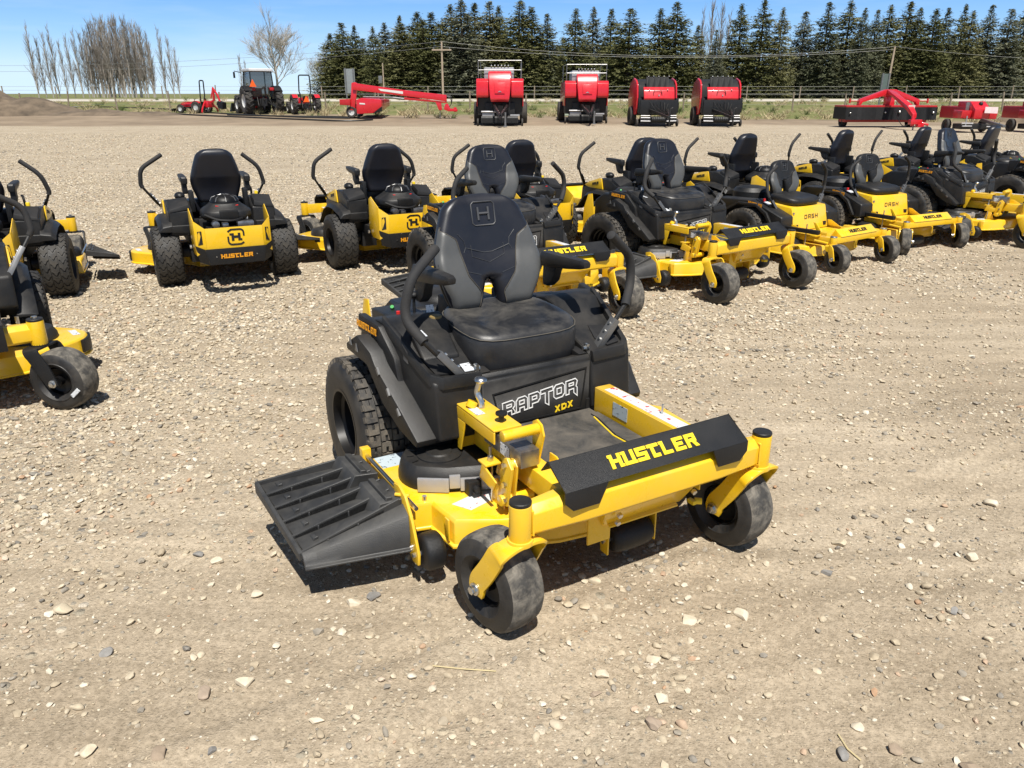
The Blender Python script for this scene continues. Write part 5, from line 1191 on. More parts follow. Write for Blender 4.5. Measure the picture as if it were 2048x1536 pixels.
# ------------------------------------------------------------------ ground sheet (a ring grid, finest in front)
def make_ground():
    ang = np.concatenate([np.linspace(-56, 56, 1001), np.linspace(56, 304, 41)[1:-1]]); ang = np.radians(90 - ang)
    rr = [.25]
    while rr[-1] < 8000: rr.append(rr[-1] * (1.0135 if rr[-1] < 60 else 1.03))
    rr = np.array(rr); A, Rr = np.meshgrid(ang, rr); X = (Rr * np.cos(A)).ravel(); Y = (Rr * np.sin(A)).ravel()
    Z = terrain(X, Y) + micro(X, Y)
    na, nr = len(ang), len(rr); X = np.append(X, 0); Y = np.append(Y, 0); Z = np.append(Z, 0)
    i, j = np.meshgrid(np.arange(nr - 1), np.arange(na), indexing='ij'); k = (j + 1) % na
    q = np.stack([i * na + j, i * na + k, (i + 1) * na + k, (i + 1) * na + j], -1).reshape(-1, 4)[:, ::-1]
    c = len(X) - 1; j = np.arange(na); tri = np.stack([np.full(na, c), (j + 1) % na, j], -1)[:, ::-1]
    me = bpy.data.meshes.new('ground'); nv = len(X)
    me.vertices.add(nv); me.vertices.foreach_set('co', np.stack([X, Y, Z], -1).astype(np.float32).ravel())
    loops = np.concatenate([q.ravel(), tri.ravel()]); starts = np.concatenate([np.arange(len(q)) * 4, len(q) * 4 + np.arange(len(tri)) * 3])
    me.loops.add(len(loops)); me.loops.foreach_set('vertex_index', loops.astype(np.int32))
    me.polygons.add(len(starts)); me.polygons.foreach_set('loop_start', starts.astype(np.int32))
    me.update(calc_edges=True); me.validate()
    me.polygons.foreach_set('use_smooth', np.ones(len(me.polygons), bool))
    edge = Y - (43.0 + 2.2 * (fbm(X * .12, Y * .3, 3, 41) - .5) * 2 - .0 * X)
    gedge = Y - (50.5 - np.clip(X, -35, 30) * .16 + 5 * (fbm(X * .25, Y * .5, 4, 51) - .5))
    gr = gravel_cover(X, Y) * np.clip(1 - edge / 1.2, 0, 1); gs = np.clip(.5 + gedge / 2.2, 0, 1); dk = np.clip(.5 + edge / 1.5, 0, 1)
    for n, a in (('gravel', gr), ('grassy', gs), ('soil', dk)):
        at_ = me.attributes.new(n, 'FLOAT', 'POINT'); at_.data.foreach_set('value', a.astype(np.float32))
    o = bpy.data.objects.new('ground', me); COL.objects.link(o); o['kind'] = 'structure'
    m, nt, b = new_mat('gravelly_ground'); L = nt.links.new
    g = N(nt, 'ShaderNodeNewGeometry'); P = g.outputs['Position']
    def noise(sc, d=5., ro=.6, vec=P):
        n = N(nt, 'ShaderNodeTexNoise', Scale=sc, Detail=d, Roughness=ro); L(vec, n.inputs['Vector']); return n.outputs['Fac']
    def attr(nm): n = N(nt, 'ShaderNodeAttribute'); n.attribute_name = nm; return n.outputs['Fac']
    mp = N(nt, 'ShaderNodeMapping'); mp.inputs['Rotation'].default_value = (0, 0, -math.atan2(LU[1], LU[0])); mp.inputs['Scale'].default_value = (.22, 3.6, 1); L(P, mp.inputs['Vector'])
    streak = noise(1.6, 6., .65, mp.outputs[0])
    d1 = ramp(nt, [(.25, (.290, .235, .168)), (.5, (.372, .308, .226)), (.75, (.445, .378, .287))]); L(noise(.9, 8., .62), d1.inputs[0])
    d2 = ramp(nt, [(.35, (.78, .77, .75)), (.65, (1.16, 1.16, 1.16))]); L(noise(60., 5.), d2.inputs[0])
    d3 = ramp(nt, [(.32, (.80, .79, .77)), (.68, (1.16, 1.16, 1.15))]); L(streak, d3.inputs[0])
    dirt = mixc(nt, 1., mixc(nt, 1., d1.outputs[0], d2.outputs[0], 'MULTIPLY'), d3.outputs[0], 'MULTIPLY')
    def pebbles(sc):
        w = noise(sc * .8, 2.); v = N(nt, 'ShaderNodeTexVoronoi', Scale=sc); v.inputs['Randomness'].default_value = 1.; L(P, v.inputs['Vector'])
        sx = N(nt, 'ShaderNodeSeparateColor'); L(v.outputs['Color'], sx.inputs[0])
        cr = ramp(nt, [(0, (.22, .20, .17)), (.15, (.32, .28, .21)), (.4, (.40, .335, .24)), (.7, (.48, .41, .30)), (.9, (.56, .50, .40)), (1, (.36, .26, .17))]); L(sx.outputs[0], cr.inputs[0])
        return v.outputs['Distance'], cr.outputs[0], sx.outputs[1]
    dA, cA, rA = pebbles(24.); dB, cB, rB = pebbles(60.)
    gra = attr('gravel')
    # pebble shows where its own random number is under the local cover
    mA = math_(nt, 'MULTIPLY', math_(nt, 'LESS_THAN', rA, math_(nt, 'SUBTRACT', math_(nt, 'MULTIPLY', gra, 1.2), .28)), math_(nt, 'LESS_THAN', dA, .42))
    mB = math_(nt, 'MULTIPLY', math_(nt, 'LESS_THAN', rB, math_(nt, 'ADD', math_(nt, 'MULTIPLY', gra, .8), .0)), math_(nt, 'LESS_THAN', dB, .40))
    c = mixc(nt, mB, dirt, cB); c = mixc(nt, mA, c, cA)
    so = ramp(nt, [(.3, (.17, .130, .090)), (.7, (.30, .235, .165))]); L(noise(.35, 9., .7), so.inputs[0])
    c = mixc(nt, attr('soil'), c, so.outputs[0])
    gn = ramp(nt, [(.28, (.085, .105, .030)), (.48, (.135, .145, .050)), (.62, (.20, .185, .085)), (.8, (.30, .25, .14))])
    ms = N(nt, 'ShaderNodeMapping'); ms.inputs['Scale'].default_value = (.55, .16, 1); L(P, ms.inputs['Vector']); L(noise(1.1, 10., .72, ms.outputs[0]), gn.inputs[0])
    c = mixc(nt, attr('grassy'), c, gn.outputs[0])
    L(c, b.inputs['Base Color']); b.inputs['Roughness'].default_value = .95; b.inputs['Specular IOR Level'].default_value = .2
    hA = math_(nt, 'MULTIPLY', math_(nt, 'SUBTRACT', .42, dA), mA); hB = math_(nt, 'MULTIPLY', math_(nt, 'SUBTRACT', .40, dB), mB)
    dC, cC, rC = pebbles(150.); mC = math_(nt, 'LESS_THAN', rC, .5); hC = math_(nt, 'MULTIPLY', math_(nt, 'SUBTRACT', .5, dC), mC)
    h = math_(nt, 'ADD', math_(nt, 'MULTIPLY', hA, .034), math_(nt, 'MULTIPLY', hB, .016)); h = math_(nt, 'ADD', h, math_(nt, 'MULTIPLY', hC, .0035)); h = math_(nt, 'ADD', h, math_(nt, 'MULTIPLY', noise(70., 7., .75), .0030)); h = math_(nt, 'ADD', h, math_(nt, 'MULTIPLY', noise(9., 5., .7), .005))
    bp = N(nt, 'ShaderNodeBump', Strength=1., Distance=1.); L(h, bp.inputs['Height']); L(bp.outputs[0], b.inputs['Normal'])
    me.materials.append(m); return o
make_ground()

# ------------------------------------------------------------------ loose stones
def stone_mat(name, stops):
    m, nt, b = new_mat(name); L = nt.links.new
    oi = N(nt, 'ShaderNodeObjectInfo'); r = ramp(nt, stops); L(oi.outputs['Random'], r.inputs[0])
    tc = N(nt, 'ShaderNodeTexCoord'); n = N(nt, 'ShaderNodeTexNoise', Scale=2.2, Detail=6.); L(tc.outputs['Object'], n.inputs['Vector'])
    q = ramp(nt, [(.3, (.78, .77, .75)), (.7, (1.12, 1.1, 1.08))]); L(n.outputs['Fac'], q.inputs[0])
    L(mixc(nt, 1., r.outputs[0], q.outputs[0], 'MULTIPLY'), b.inputs['Base Color']); b.inputs['Roughness'].default_value = .85; b.inputs['Specular IOR Level'].default_value = .3
    return m
SM = stone_mat('pebble_stone', [(0, (.22, .205, .18)), (.12, (.32, .285, .23)), (.25, (.40, .335, .24)), (.55, (.47, .40, .29)), (.8, (.54, .47, .355)), (.94, (.64, .59, .49)), (1, (.40, .25, .15))])
def stone_mesh(seed, sub=2, jag=.18, mat_=None):
    bm = bmesh.new(); bmesh.ops.create_icosphere(bm, subdivisions=sub, radius=.5); rn = random.Random(seed)
    ax = Vector((1, .62 + .3 * rn.random(), .38 + .25 * rn.random())); off = [Vector((rn.gauss(0, 1), rn.gauss(0, 1), rn.gauss(0, 1))).normalized() for _ in range(11)]; cut = [.20 + .20 * rn.random() for _ in off]
    for v in bm.verts:
        p = v.co.copy()
        for o_, c in zip(off, cut):
            d = p.dot(o_)
            if d > c: p -= o_ * (d - c) * (.55 + jag)
        v.co = Vector((p.x * ax.x, p.y * ax.y, p.z * ax.z))
    me = bpy.data.meshes.new('stone'); bm.to_mesh(me); bm.free(); me.materials.append(mat_ or SM)
    me.polygons.foreach_set('use_smooth', [True] * len(me.polygons)); me.set_sharp_from_angle(angle=R(38)); return me
def scatter(name, pts, scl, rot, shapes, kind='stuff', label_=None):
    """one object: a cloud of points that carries the given small meshes"""
    col = bpy.data.collections.new(name + '_shapes')
    for i, me in enumerate(shapes):
        o = bpy.data.objects.new(name + '_shape', me); col.objects.link(o)
    me = bpy.data.meshes.new(name); me.vertices.add(len(pts)); me.vertices.foreach_set('co', np.asarray(pts, np.float32).ravel())
    a = me.attributes.new('scl', 'FLOAT_VECTOR', 'POINT'); a.data.foreach_set('vector', np.asarray(scl, np.float32).ravel())
    a = me.attributes.new('rot', 'FLOAT_VECTOR', 'POINT'); a.data.foreach_set('vector', np.asarray(rot, np.float32).ravel())
    a = me.attributes.new('pick', 'INT', 'POINT'); a.data.foreach_set('value', np.random.RandomState(3).randint(0, len(shapes), len(pts)).astype(np.int32))
    o = bpy.data.objects.new(name, me); COL.objects.link(o); o['kind'] = kind
    ng = bpy.data.node_groups.new(name, 'GeometryNodeTree'); ng.interface.new_socket('Geometry', in_out='INPUT', socket_type='NodeSocketGeometry'); ng.interface.new_socket('Geometry', in_out='OUTPUT', socket_type='NodeSocketGeometry')
    n = ng.nodes.new; L = ng.links.new; gi = n('NodeGroupInput'); go = n('NodeGroupOutput')
    ci = n('GeometryNodeCollectionInfo'); ci.inputs[0].default_value = col; ci.inputs[1].default_value = True; ci.inputs[2].default_value = True
    ip = n('GeometryNodeInstanceOnPoints')
    def na(nm, t):
        q = n('GeometryNodeInputNamedAttribute'); q.data_type = t; q.inputs[0].default_value = nm; return [s for s in q.outputs if s.enabled][0]
    L(gi.outputs[0], ip.inputs['Points']); L(ci.outputs[0], ip.inputs['Instance']); ip.inputs['Pick Instance'].default_value = True
    L(na('pick', 'INT'), ip.inputs['Instance Index']); L(na('scl', 'FLOAT_VECTOR'), ip.inputs['Scale']); L(na('rot', 'FLOAT_VECTOR'), ip.inputs['Rotation'])
    L(ip.outputs[0], go.inputs[0]); md = o.modifiers.new('scatter', 'NODES'); md.node_group = ng
    if label_: o['label'] = label_
    return o
def scatter_stones():
    rs = np.random.RandomState(11); P = []; S = []
    def batch(n, y0, y1, dens, lo, hi, pw):
        # uniform over the wedge that any nearby view could see
        y = np.sqrt(rs.rand(n) * (y1 ** 2 - y0 ** 2) + y0 ** 2); x = (rs.rand(n) * 2 - 1) * (.86 * y + .8)
        keep = rs.rand(n) < dens(x, y); x, y = x[keep], y[keep]
        s = lo + (hi - lo) * rs.rand(len(x)) ** pw
        P.append(np.stack([x, y, terrain(x, y) + micro(x, y)], -1)); S.append(s)
    batch(120000, .9, 6.5, lambda x, y: .30 + .70 * gravel_cover(x, y), .004, .014, 1.5)
    batch(34000, .9, 8., lambda x, y: .05 + .95 * gravel_cover(x, y) ** 1.3, .016, .042, 2.0)
    batch(120000, 4.6, 17, lambda x, y: gravel_cover(x, y), .020, .050, 1.5)
    batch(52000, 16, 34, lambda x, y: gravel_cover(x, y), .030, .065, 1.5)
    batch(30000, .9, 5.8, lambda x, y: .20 + .75 * gravel_cover(x, y), .012, .036, 1.8)
    batch(4200, .9, 5.4, lambda x, y: .03 + .55 * gravel_cover(x, y) ** 1.3, .030, .052, 1.6)
    batch(1500, 1., 16, lambda x, y: .12 + .6 * gravel_cover(x, y), .036, .058, 2.)
    P = np.concatenate(P); S = np.concatenate(S); n = len(S)
    P[:, 2] += S * (.06 + .14 * rs.rand(n))
    scl = S[:, None] * (1 + .25 * (rs.rand(n, 3) - .5)); rot = np.stack([(rs.rand(n) - .5) * .7, (rs.rand(n) - .5) * .7, rs.rand(n) * 6.283], -1)
    scatter('gravel', P, scl, rot, [stone_mesh(100 + i, 2 if i % 2 else 1) for i in range(10)])
scatter_stones()
BIG = [(128, 1215, 37, 0, 'pale flat stone in the left foreground, left of the black chute'), (490, 1365, 36, 0, 'large cream stone on bare dirt below the black chute'),
 (437, 1118, 29, 0, 'pale oval stone lying just left of the chute shadow'), (397, 1104, 24, 1, 'dark grey stone just left of the chute shadow'), (745, 1184, 32, 1, 'grey speckled stone in front of the chute shadow'),
 (706, 1196, 30, 0, 'pale angular stone left of the grey stone before the chute'), (1190, 1158, 26, 0, 'rounded stone in a small cluster right of the front caster wheel'), (1164, 1150, 22, 0, 'small stone at the left of the cluster beside the front caster'),
 (1376, 1235, 30, 0, 'round cream stone in the open dirt before the mower'), (1486, 1225, 34, 0, 'bean shaped white stone right of the round cream stone'), (1205, 1345, 30, 0, 'rounded stone at bottom middle, upper one of two'),
 (1192, 1384, 24, 2, 'tan stone at bottom middle, lower one of two'), (1311, 1312, 32, 0, 'pale rounded stone at bottom right of centre'), (1324, 1396, 32, 0, 'blocky beige stone near the bottom right of centre'),
 (1306, 1445, 36, 2, 'long upright brownish stone near the bottom edge'), (1941, 1123, 30, 0, 'round white stone standing out at the right edge'), (1985, 1005, 26, 0, 'oval pale stone high at the right edge'),
 (1679, 1084, 26, 0, 'pale stone right of the far caster wheel'), (1685, 1506, 30, 1, 'blue grey stone beside a straw at the bottom right'), (1790, 1492, 30, 2, 'tan stone right of the straw at the bottom'),
 (634, 1443, 30, 0, 'flat pale stone near the bottom left of centre'), (320, 1508, 34, 2, 'round pinkish stone at the bottom edge left'), (424, 1503, 23, 1, 'grey stone near the bottom edge left'),
 (176, 1497, 30, 0, 'long pale stone at the bottom left'), (410, 1381, 36, 2, 'long tan stone below left of the chute'), (210, 1300, 26, 1, 'streaked grey stone in the left foreground'),
 (1905, 1225, 22, 1, 'grey angular stone at the right below the white round one'), (513, 1183, 26, 0, 'pale oval stone below the tip of the chute'), (1942, 1530, 34, 2, 'brown round stone cut by the bottom edge at the right'), (1655, 1143, 22, 1, 'dark grey stone right of the front of the mower')]
def place_stones():
    ms = [stone_mat('pale_stone', [(0, (.50, .43, .31)), (1, (.64, .57, .45))]), stone_mat('grey_stone', [(0, (.19, .185, .175)), (1, (.30, .29, .275))]), stone_mat('tan_stone', [(0, (.30, .235, .17)), (1, (.42, .34, .27))])]
    rs = random.Random(4)
    for i, (px, py, w, k, lab) in enumerate(BIG):
        p = ground_at(px, py + w * .15); me = stone_mesh(300 + i * 7, 4, .42 if i % 3 else .25, ms[k])
        o = bpy.data.objects.new('stone', me); COL.objects.link(o); sz = w / FPX * math.hypot(p.x, p.y, p.z - CH) * 1.1
        o.scale = (sz, sz * (.85 + .3 * rs.random()), sz * .95); o.rotation_euler = (rs.uniform(-.15, .15), rs.uniform(-.15, .15), rs.uniform(0, 6.3) if k != 0 else rs.uniform(-.5, .5)); o.location = (p.x, p.y, gz(p.x, p.y) + sz * .13)
        tag(o, lab, 'stone', 'larger loose stones lying on the dirt')
    m = mat('dry_straw', (.52, .43, .24), .7, var=.15)
    for pts, lab in (([(858, 1333), (925, 1340), (992, 1351)], 'long dry straw lying on the dirt before the front caster'), ([(1676, 1470), (1695, 1500), (1722, 1520)], 'short straw stalk lying by the blue grey stone')):
        q = [ground_at(a, b) for a, b in pts]
        tag(MB().tube([Vector((p.x, p.y, gz(p.x, p.y) + .005)) for p in q], .0022, 5).build('straw_stalk', m), lab, 'straw', 'straws lying on the dirt')
place_stones()

# ------------------------------------------------------------------ road, mound, hoses, fences, poles
def zt(y): return float(terrain(0, y))
def backdrop():
    rm = mat('pale_gravel_road', (.46, .42, .35), .9, var=.08, scale=.4)
    m = MB(); m.add([p for y in (79.5, 82, 86, 94) for p in ((-400, y, zt(y) + .012), (400, y, zt(y) + .012))], [(2 * i, 2 * i + 1, 2 * i + 3, 2 * i + 2) for i in range(3)]); m.build('road', rm)['kind'] = 'structure'
    soil = mat('dug_soil', (.125, .094, .064), .95, var=.5, scale=1.2, bump=1., bscale=3., dup=False)
    def mound(lab, cx, cy, rx, ry, h, seed, name='soil_mound'):
        n, q = 56, 22; vs = []; fs = []
        for i in range(q + 1):
            for j in range(n):
                a = 2 * pi * j / n; r = i / q; x, y = cx + rx * r * cos(a), cy + ry * r * sin(a)
                f = (1 - r ** 1.6) * (.55 + .9 * float(fbm(np.array(x * .5), np.array(y * .7), 4, seed)))
                vs.append((x, y, zt(y) - .04 + h * max(0, f) + .10 * (float(fbm(np.array(x * 2.5), np.array(y * 2.5), 3, seed + 5)) - .5) * (1 - r)))
        for i in range(q):
            for j in range(n): k = (j + 1) % n; fs.append((i * n + j, (i + 1) * n + j, (i + 1) * n + k, i * n + k))
        o = MB().add(vs, fs).build(name, soil, fix=True); tag(o, lab, 'soil mound')
    mound('long bank of dug brown soil at the far left edge', -36.5, 52.5, 9.5, 3.4, 1.75, 61); mound('small heap of dug soil behind the small red balers', 29.0, 45.5, 2.2, 1.2, .75, 71)
    mound('low brown soil bank left of the red tractors', -25.5, 51.5, 6.0, 1.5, .30, 64)
    hm = mat('black_hose', (.012, .012, .012), .5)
    for pts, lab in (([(118, 216), (150, 215), (220, 215), (330, 219), (450, 229), (600, 236), (700, 238)], 'long black hose running from the soil bank past the tractors'),
                     ([(290, 227), (420, 233), (540, 238), (690, 244), (757, 241), (690, 235), (560, 234), (455, 231)], 'black hose lying in a flat loop on the gravel edge')):
        q = [ground_at(a, max(b, 205)) for a, b in pts]
        tag(MB().tube(arcpath([(p.x, p.y, zt(p.y) + .05 + (.0 if b > 204 else .9)) for p, (a, b) in zip(q, pts)], 1.5), .045, 6).build('hose', hm), lab, 'hose')
    wood = mat('weathered_wood', (.24, .19, .14), .9, var=.25, scale=3); wire = mat('wire', (.30, .30, .29), .5, metal=.6)
    def fence(lab, Y0, xs, h, rad, wires, wr, lean=0):
        t = thing('wire_fence', (0, Y0, zt(Y0))); tag(t, lab, 'fence'); rs = random.Random(int(Y0))
        for x in xs: MB().cyl((x, 0, -.1), (x + rs.uniform(-1, 1) * lean, rs.uniform(-1, 1) * lean, h * rs.uniform(.92, 1.08)), rad, 7).build('fence_post', wood, t)
        for z in wires: MB().tube([(xs[0] + (xs[-1] - xs[0]) * i / 12, 0, z) for i in range(13)], wr, 4).build('fence_wire', wire, t)
        return t
    xs = [at(px, 215, 57).x for px in (42, 137, 235, 340, 440, 545, 652, 760, 855, 940, 1050, 1155, 1262, 1366, 1470, 1585, 1690, 1795, 1900, 2005, 2110)]
    fence('near wire fence with thin wooden posts behind the red machines', 57.0, [at(-60, 215, 57).x] + xs, 1.25, .055, (.45, .8, 1.1), .005, .12)
    fence('far fence of rails along the road in front of the spruces', 96.0, [-78 + 6.2 * i for i in range(26)], 1.45, .07, (.55, .95, 1.35), .012, .05)
    pole_m = mat('utility_pole_wood', (.33, .26, .19), .85, var=.2, scale=2)
    def upole(lab, px, ptop, Y, arm, lean=0, box=False, rad=.14):
        z0 = zt(Y); top = at(px, ptop, Y); b = Vector((top.x - lean, Y, z0 - .2)); t = thing('utility_pole', b); tag(t, lab, 'pole')
        MB().tube([(0, 0, 0), (lean, 0, top.z - b.z)], [rad, rad * .7], 10).build('pole_shaft', pole_m, t)
        H = top.z - b.z
        if arm: MB().box(lean - 1.1, lean + 1.1, -.2, -.1, H - .95, H - .80).build('cross_arm', pole_m, t); q = MB(); q.cyl((lean - .9, -.15, H - .8), (lean - .9, -.15, H - .6), .06, 6); q.build('insulator', 'rail', t); q = MB(); q.cyl((lean + .9, -.15, H - .8), (lean + .9, -.15, H - .6), .06, 6); q.build('insulator', 'rail', t)
        if box: MB().box(-.45, -.10, -.3, .0, H - 1.9, H - 1.2).build('meter_box', 'rail', t, bevel=.02)
        return top
    a = upole('wooden utility pole with a cross arm left of the tallest baler', 883, 83, 95, True, .0); b_ = upole('leaning bare utility pole behind the wide black-curtained mower', 1790, 93, 95, False, .15); upole('short thin pole with a meter box above the long red boom', 765, 126, 84, False, 0, True, .08)
    def span(p, q, sag, lab):
        tag(MB().tube([p.lerp(q, i / 24) - Vector((0, 0, sag * 4 * (i / 24) * (1 - i / 24))) for i in range(25)], .014, 4).build('power_line', wire), lab, 'power line', 'wires strung between the utility poles')
    al = at(883, 93, 95)
    span(a, b_ + Vector((0, 0, .0)), 1.25, 'upper power line spanning the spruces between the two tall poles'); span(al, b_ - Vector((0, 0, .3)), 1.0, 'lower power line spanning the spruces between the two tall poles')
    span(a, at(-420, 118, 120), 1.6, 'upper power line running left across the open sky'); span(al, at(-420, 131, 120), 1.6, 'lower power line running left across the open sky')
    span(b_, at(2500, 112, 95), .9, 'power line running right out of the picture')
    # small roadside things
    def sign(lab, px, ptop, Y, w, h, m):
        p = at(px, ptop, Y); t = thing('road_sign', (p.x, Y, zt(Y))); tag(t, lab, 'sign'); H = p.z - zt(Y)
        MB().box(-w / 2, w / 2, -.02, .02, H - h, H - .05).build('sign_panel', m, t)
        for s in (-.38, .38): MB().box(s * w - .05, s * w + .05, -.08, -.025, 0, H).build('sign_post', 'rail', t)
    sign('grey back of a road sign on two posts behind the red boom', 698, 136, 60, .75, 1.7, M['sign'])
    sign('grey-green sheet on two posts behind the wide black-curtained mower', 1773, 146, 60, .62, 1.5, mat('green_grey_sheet', (.10, .13, .12), .5))
    p = ground_at(1131, 231); m = MB(); m.box(-.24, .24, -.2, .2, 0, .8); t = thing('utility_box', p); tag(t, 'pale green utility box in the grass left of the second tall baler', 'box'); m.build('cabinet', mat('pale_green_cabinet', (.42, .50, .43), .5), t, bevel=.03); MB().box(-.27, .27, -.23, .23, .803, .86).build('lid', mat('cabinet_lid', (.48, .55, .49), .5), t, bevel=.02)
backdrop()
# tufts of dry grass along the edge of the field
def tufts():
    rs = np.random.RandomState(5); shapes = []
    gm = [mat('dry_grass', (.40, .33, .19), .8, var=.2), mat('green_grass', (.10, .13, .035), .8, var=.25)]
    for k in range(4):
        mb = MB(); rn = random.Random(k)
        for i in range(34):
            a = rn.random() * 6.28; r = rn.random() * .5; x, y = r * cos(a), r * sin(a); h = .5 + .6 * rn.random(); w = .03; lx, ly = rn.gauss(0, .28), rn.gauss(0, .28); b = rn.random() * 6.28
            mb.add([(x - w * cos(b), y - w * sin(b), 0), (x + w * cos(b), y + w * sin(b), 0), (x + lx * .5 + w * .7 * cos(b), y + ly * .5, h * .6), (x + lx, y + ly, h)], [(0, 1, 2), (0, 2, 3)])
        o = mb.build('tuft', gm[1 if k == 3 else 0], fix=False); me = o.data; bpy.data.objects.remove(o); shapes.append(me)
    n = 3600; x = (rs.rand(n) * 2 - 1) * 44; y = 44 + rs.rand(n) ** 1.3 * 40
    e = 48.5 - np.clip(x, -35, 30) * .16 + 5 * (fbm(x * .25, y * .5, 4, 51) - .5); kp = (y > e) & (rs.rand(n) < .25 + .75 * np.exp(-(y - e) / 6)); x, y = x[kp], y[kp]
    s = .16 + .30 * rs.rand(len(x)) ** 2
    scatter('grass_tufts', np.stack([x, y, terrain(x, y)], -1), np.stack([s * 1.6, s * 1.6, s], -1), np.stack([0 * x, 0 * x, rs.rand(len(x)) * 6.28], -1), shapes)['kind'] = 'stuff'
tufts()
# ------------------------------------------------------------------ trees
def leaf_mat(name, cols, sc=3.):
    m, nt, b = new_mat(name); L = nt.links.new
    tc = N(nt, 'ShaderNodeTexCoord'); n = N(nt, 'ShaderNodeTexNoise', Scale=sc, Detail=4.); L(tc.outputs['Object'], n.inputs['Vector'])
    oi = N(nt, 'ShaderNodeObjectInfo'); f = math_(nt, 'ADD', math_(nt, 'MULTIPLY', n.outputs['Fac'], .7), math_(nt, 'MULTIPLY', oi.outputs['Random'], .35))
    r = ramp(nt, cols); L(f, r.inputs[0]); L(r.outputs[0], b.inputs['Base Color']); b.inputs['Roughness'].default_value = .7; b.inputs['Specular IOR Level'].default_value = .25
    return m
M['needle'] = leaf_mat('spruce_needles', [(.25, (.072, .078, .026)), (.5, (.116, .118, .044)), (.75, (.16, .152, .068))], 7.)
M['needleb'] = leaf_mat('blue_spruce_needles', [(.25, (.064, .072, .036)), (.5, (.105, .112, .064)), (.75, (.150, .154, .10))], 7.)
M['bark'] = mat('spruce_bark', (.10, .075, .055), .9, var=.3)
M['pale_bark'] = mat('pale_bark', (.38, .345, .30), .9, var=.25, scale=3)
M['twig'] = mat('bare_twig', (.235, .205, .175), .9, var=.25, scale=3)
def spruce_proto(seed, nm, rmax=.155):
    rn = random.Random(seed); t = thing('spruce_tree', (0, 0, 0))
    tr = MB(); tr.tube([(0, 0, -.02), (.004, 0, .4), (0, .003, .98)], [.016, .010, .001], 7); tr.build('trunk', 'bark', t)
    cr = MB(); nz = 74
    for i in range(nz):
        z = .045 + .95 * (i / nz) ** 1.02 + rn.uniform(-.008, .008)
        rr = rmax * 1.22 * (1 - z) ** .74 * min(1, ((1 - z) / .22)) ** .5 * (1 if z > .08 else .85) + .004
        nb = 13 if z < .6 else 10 if z < .85 else 7
        for j in range(nb):
            a = rn.random() * 6.283; zb = z; z = max(.03, min(.985, zb + rn.gauss(0, .016))); L_ = rr * rn.uniform(.45, 1.12) * (1.22 if rn.random() < .12 else 1); dr = rn.uniform(-.42, -.05) * L_ if z < .7 else rn.uniform(-.1, .35) * L_
            steps = max(2, int(L_ / .015))
            for k in range(1, steps + 1):
                q = k / steps; px, py, pz = L_ * q * cos(a), L_ * q * sin(a), z + dr * q + .10 * L_ * q * q
                for _ in range(3 if q > .35 else 1):
                    s = rn.uniform(.0045, .0105) * (1.25 - .35 * q) * (1 if z < .85 else .75); th = rn.random() * 6.283
                    d = Vector((cos(a + rn.gauss(0, .7)), sin(a + rn.gauss(0, .7)), rn.gauss(-.25, .35))).normalized() * s * 1.5
                    u = d.cross(Vector((rn.gauss(0, 1), rn.gauss(0, 1), rn.gauss(0, 1)))).normalized() * s * .55
                    c = Vector((px + rn.gauss(0, .006), py + rn.gauss(0, .006), pz + rn.gauss(0, .006)))
                    cr.add([c - d * .4 - u, c - d * .4 + u, c + d + u * .25, c + d - u * .25], [(0, 1, 2, 3)])
            z = zb
    cr.build('crown', nm, t, fix=False)
    return t
def at_tree(px, ptop, Y):
    p = at(px, ptop, Y); z0 = zt(Y); return Vector((p.x, Y, z0)), p.z - z0
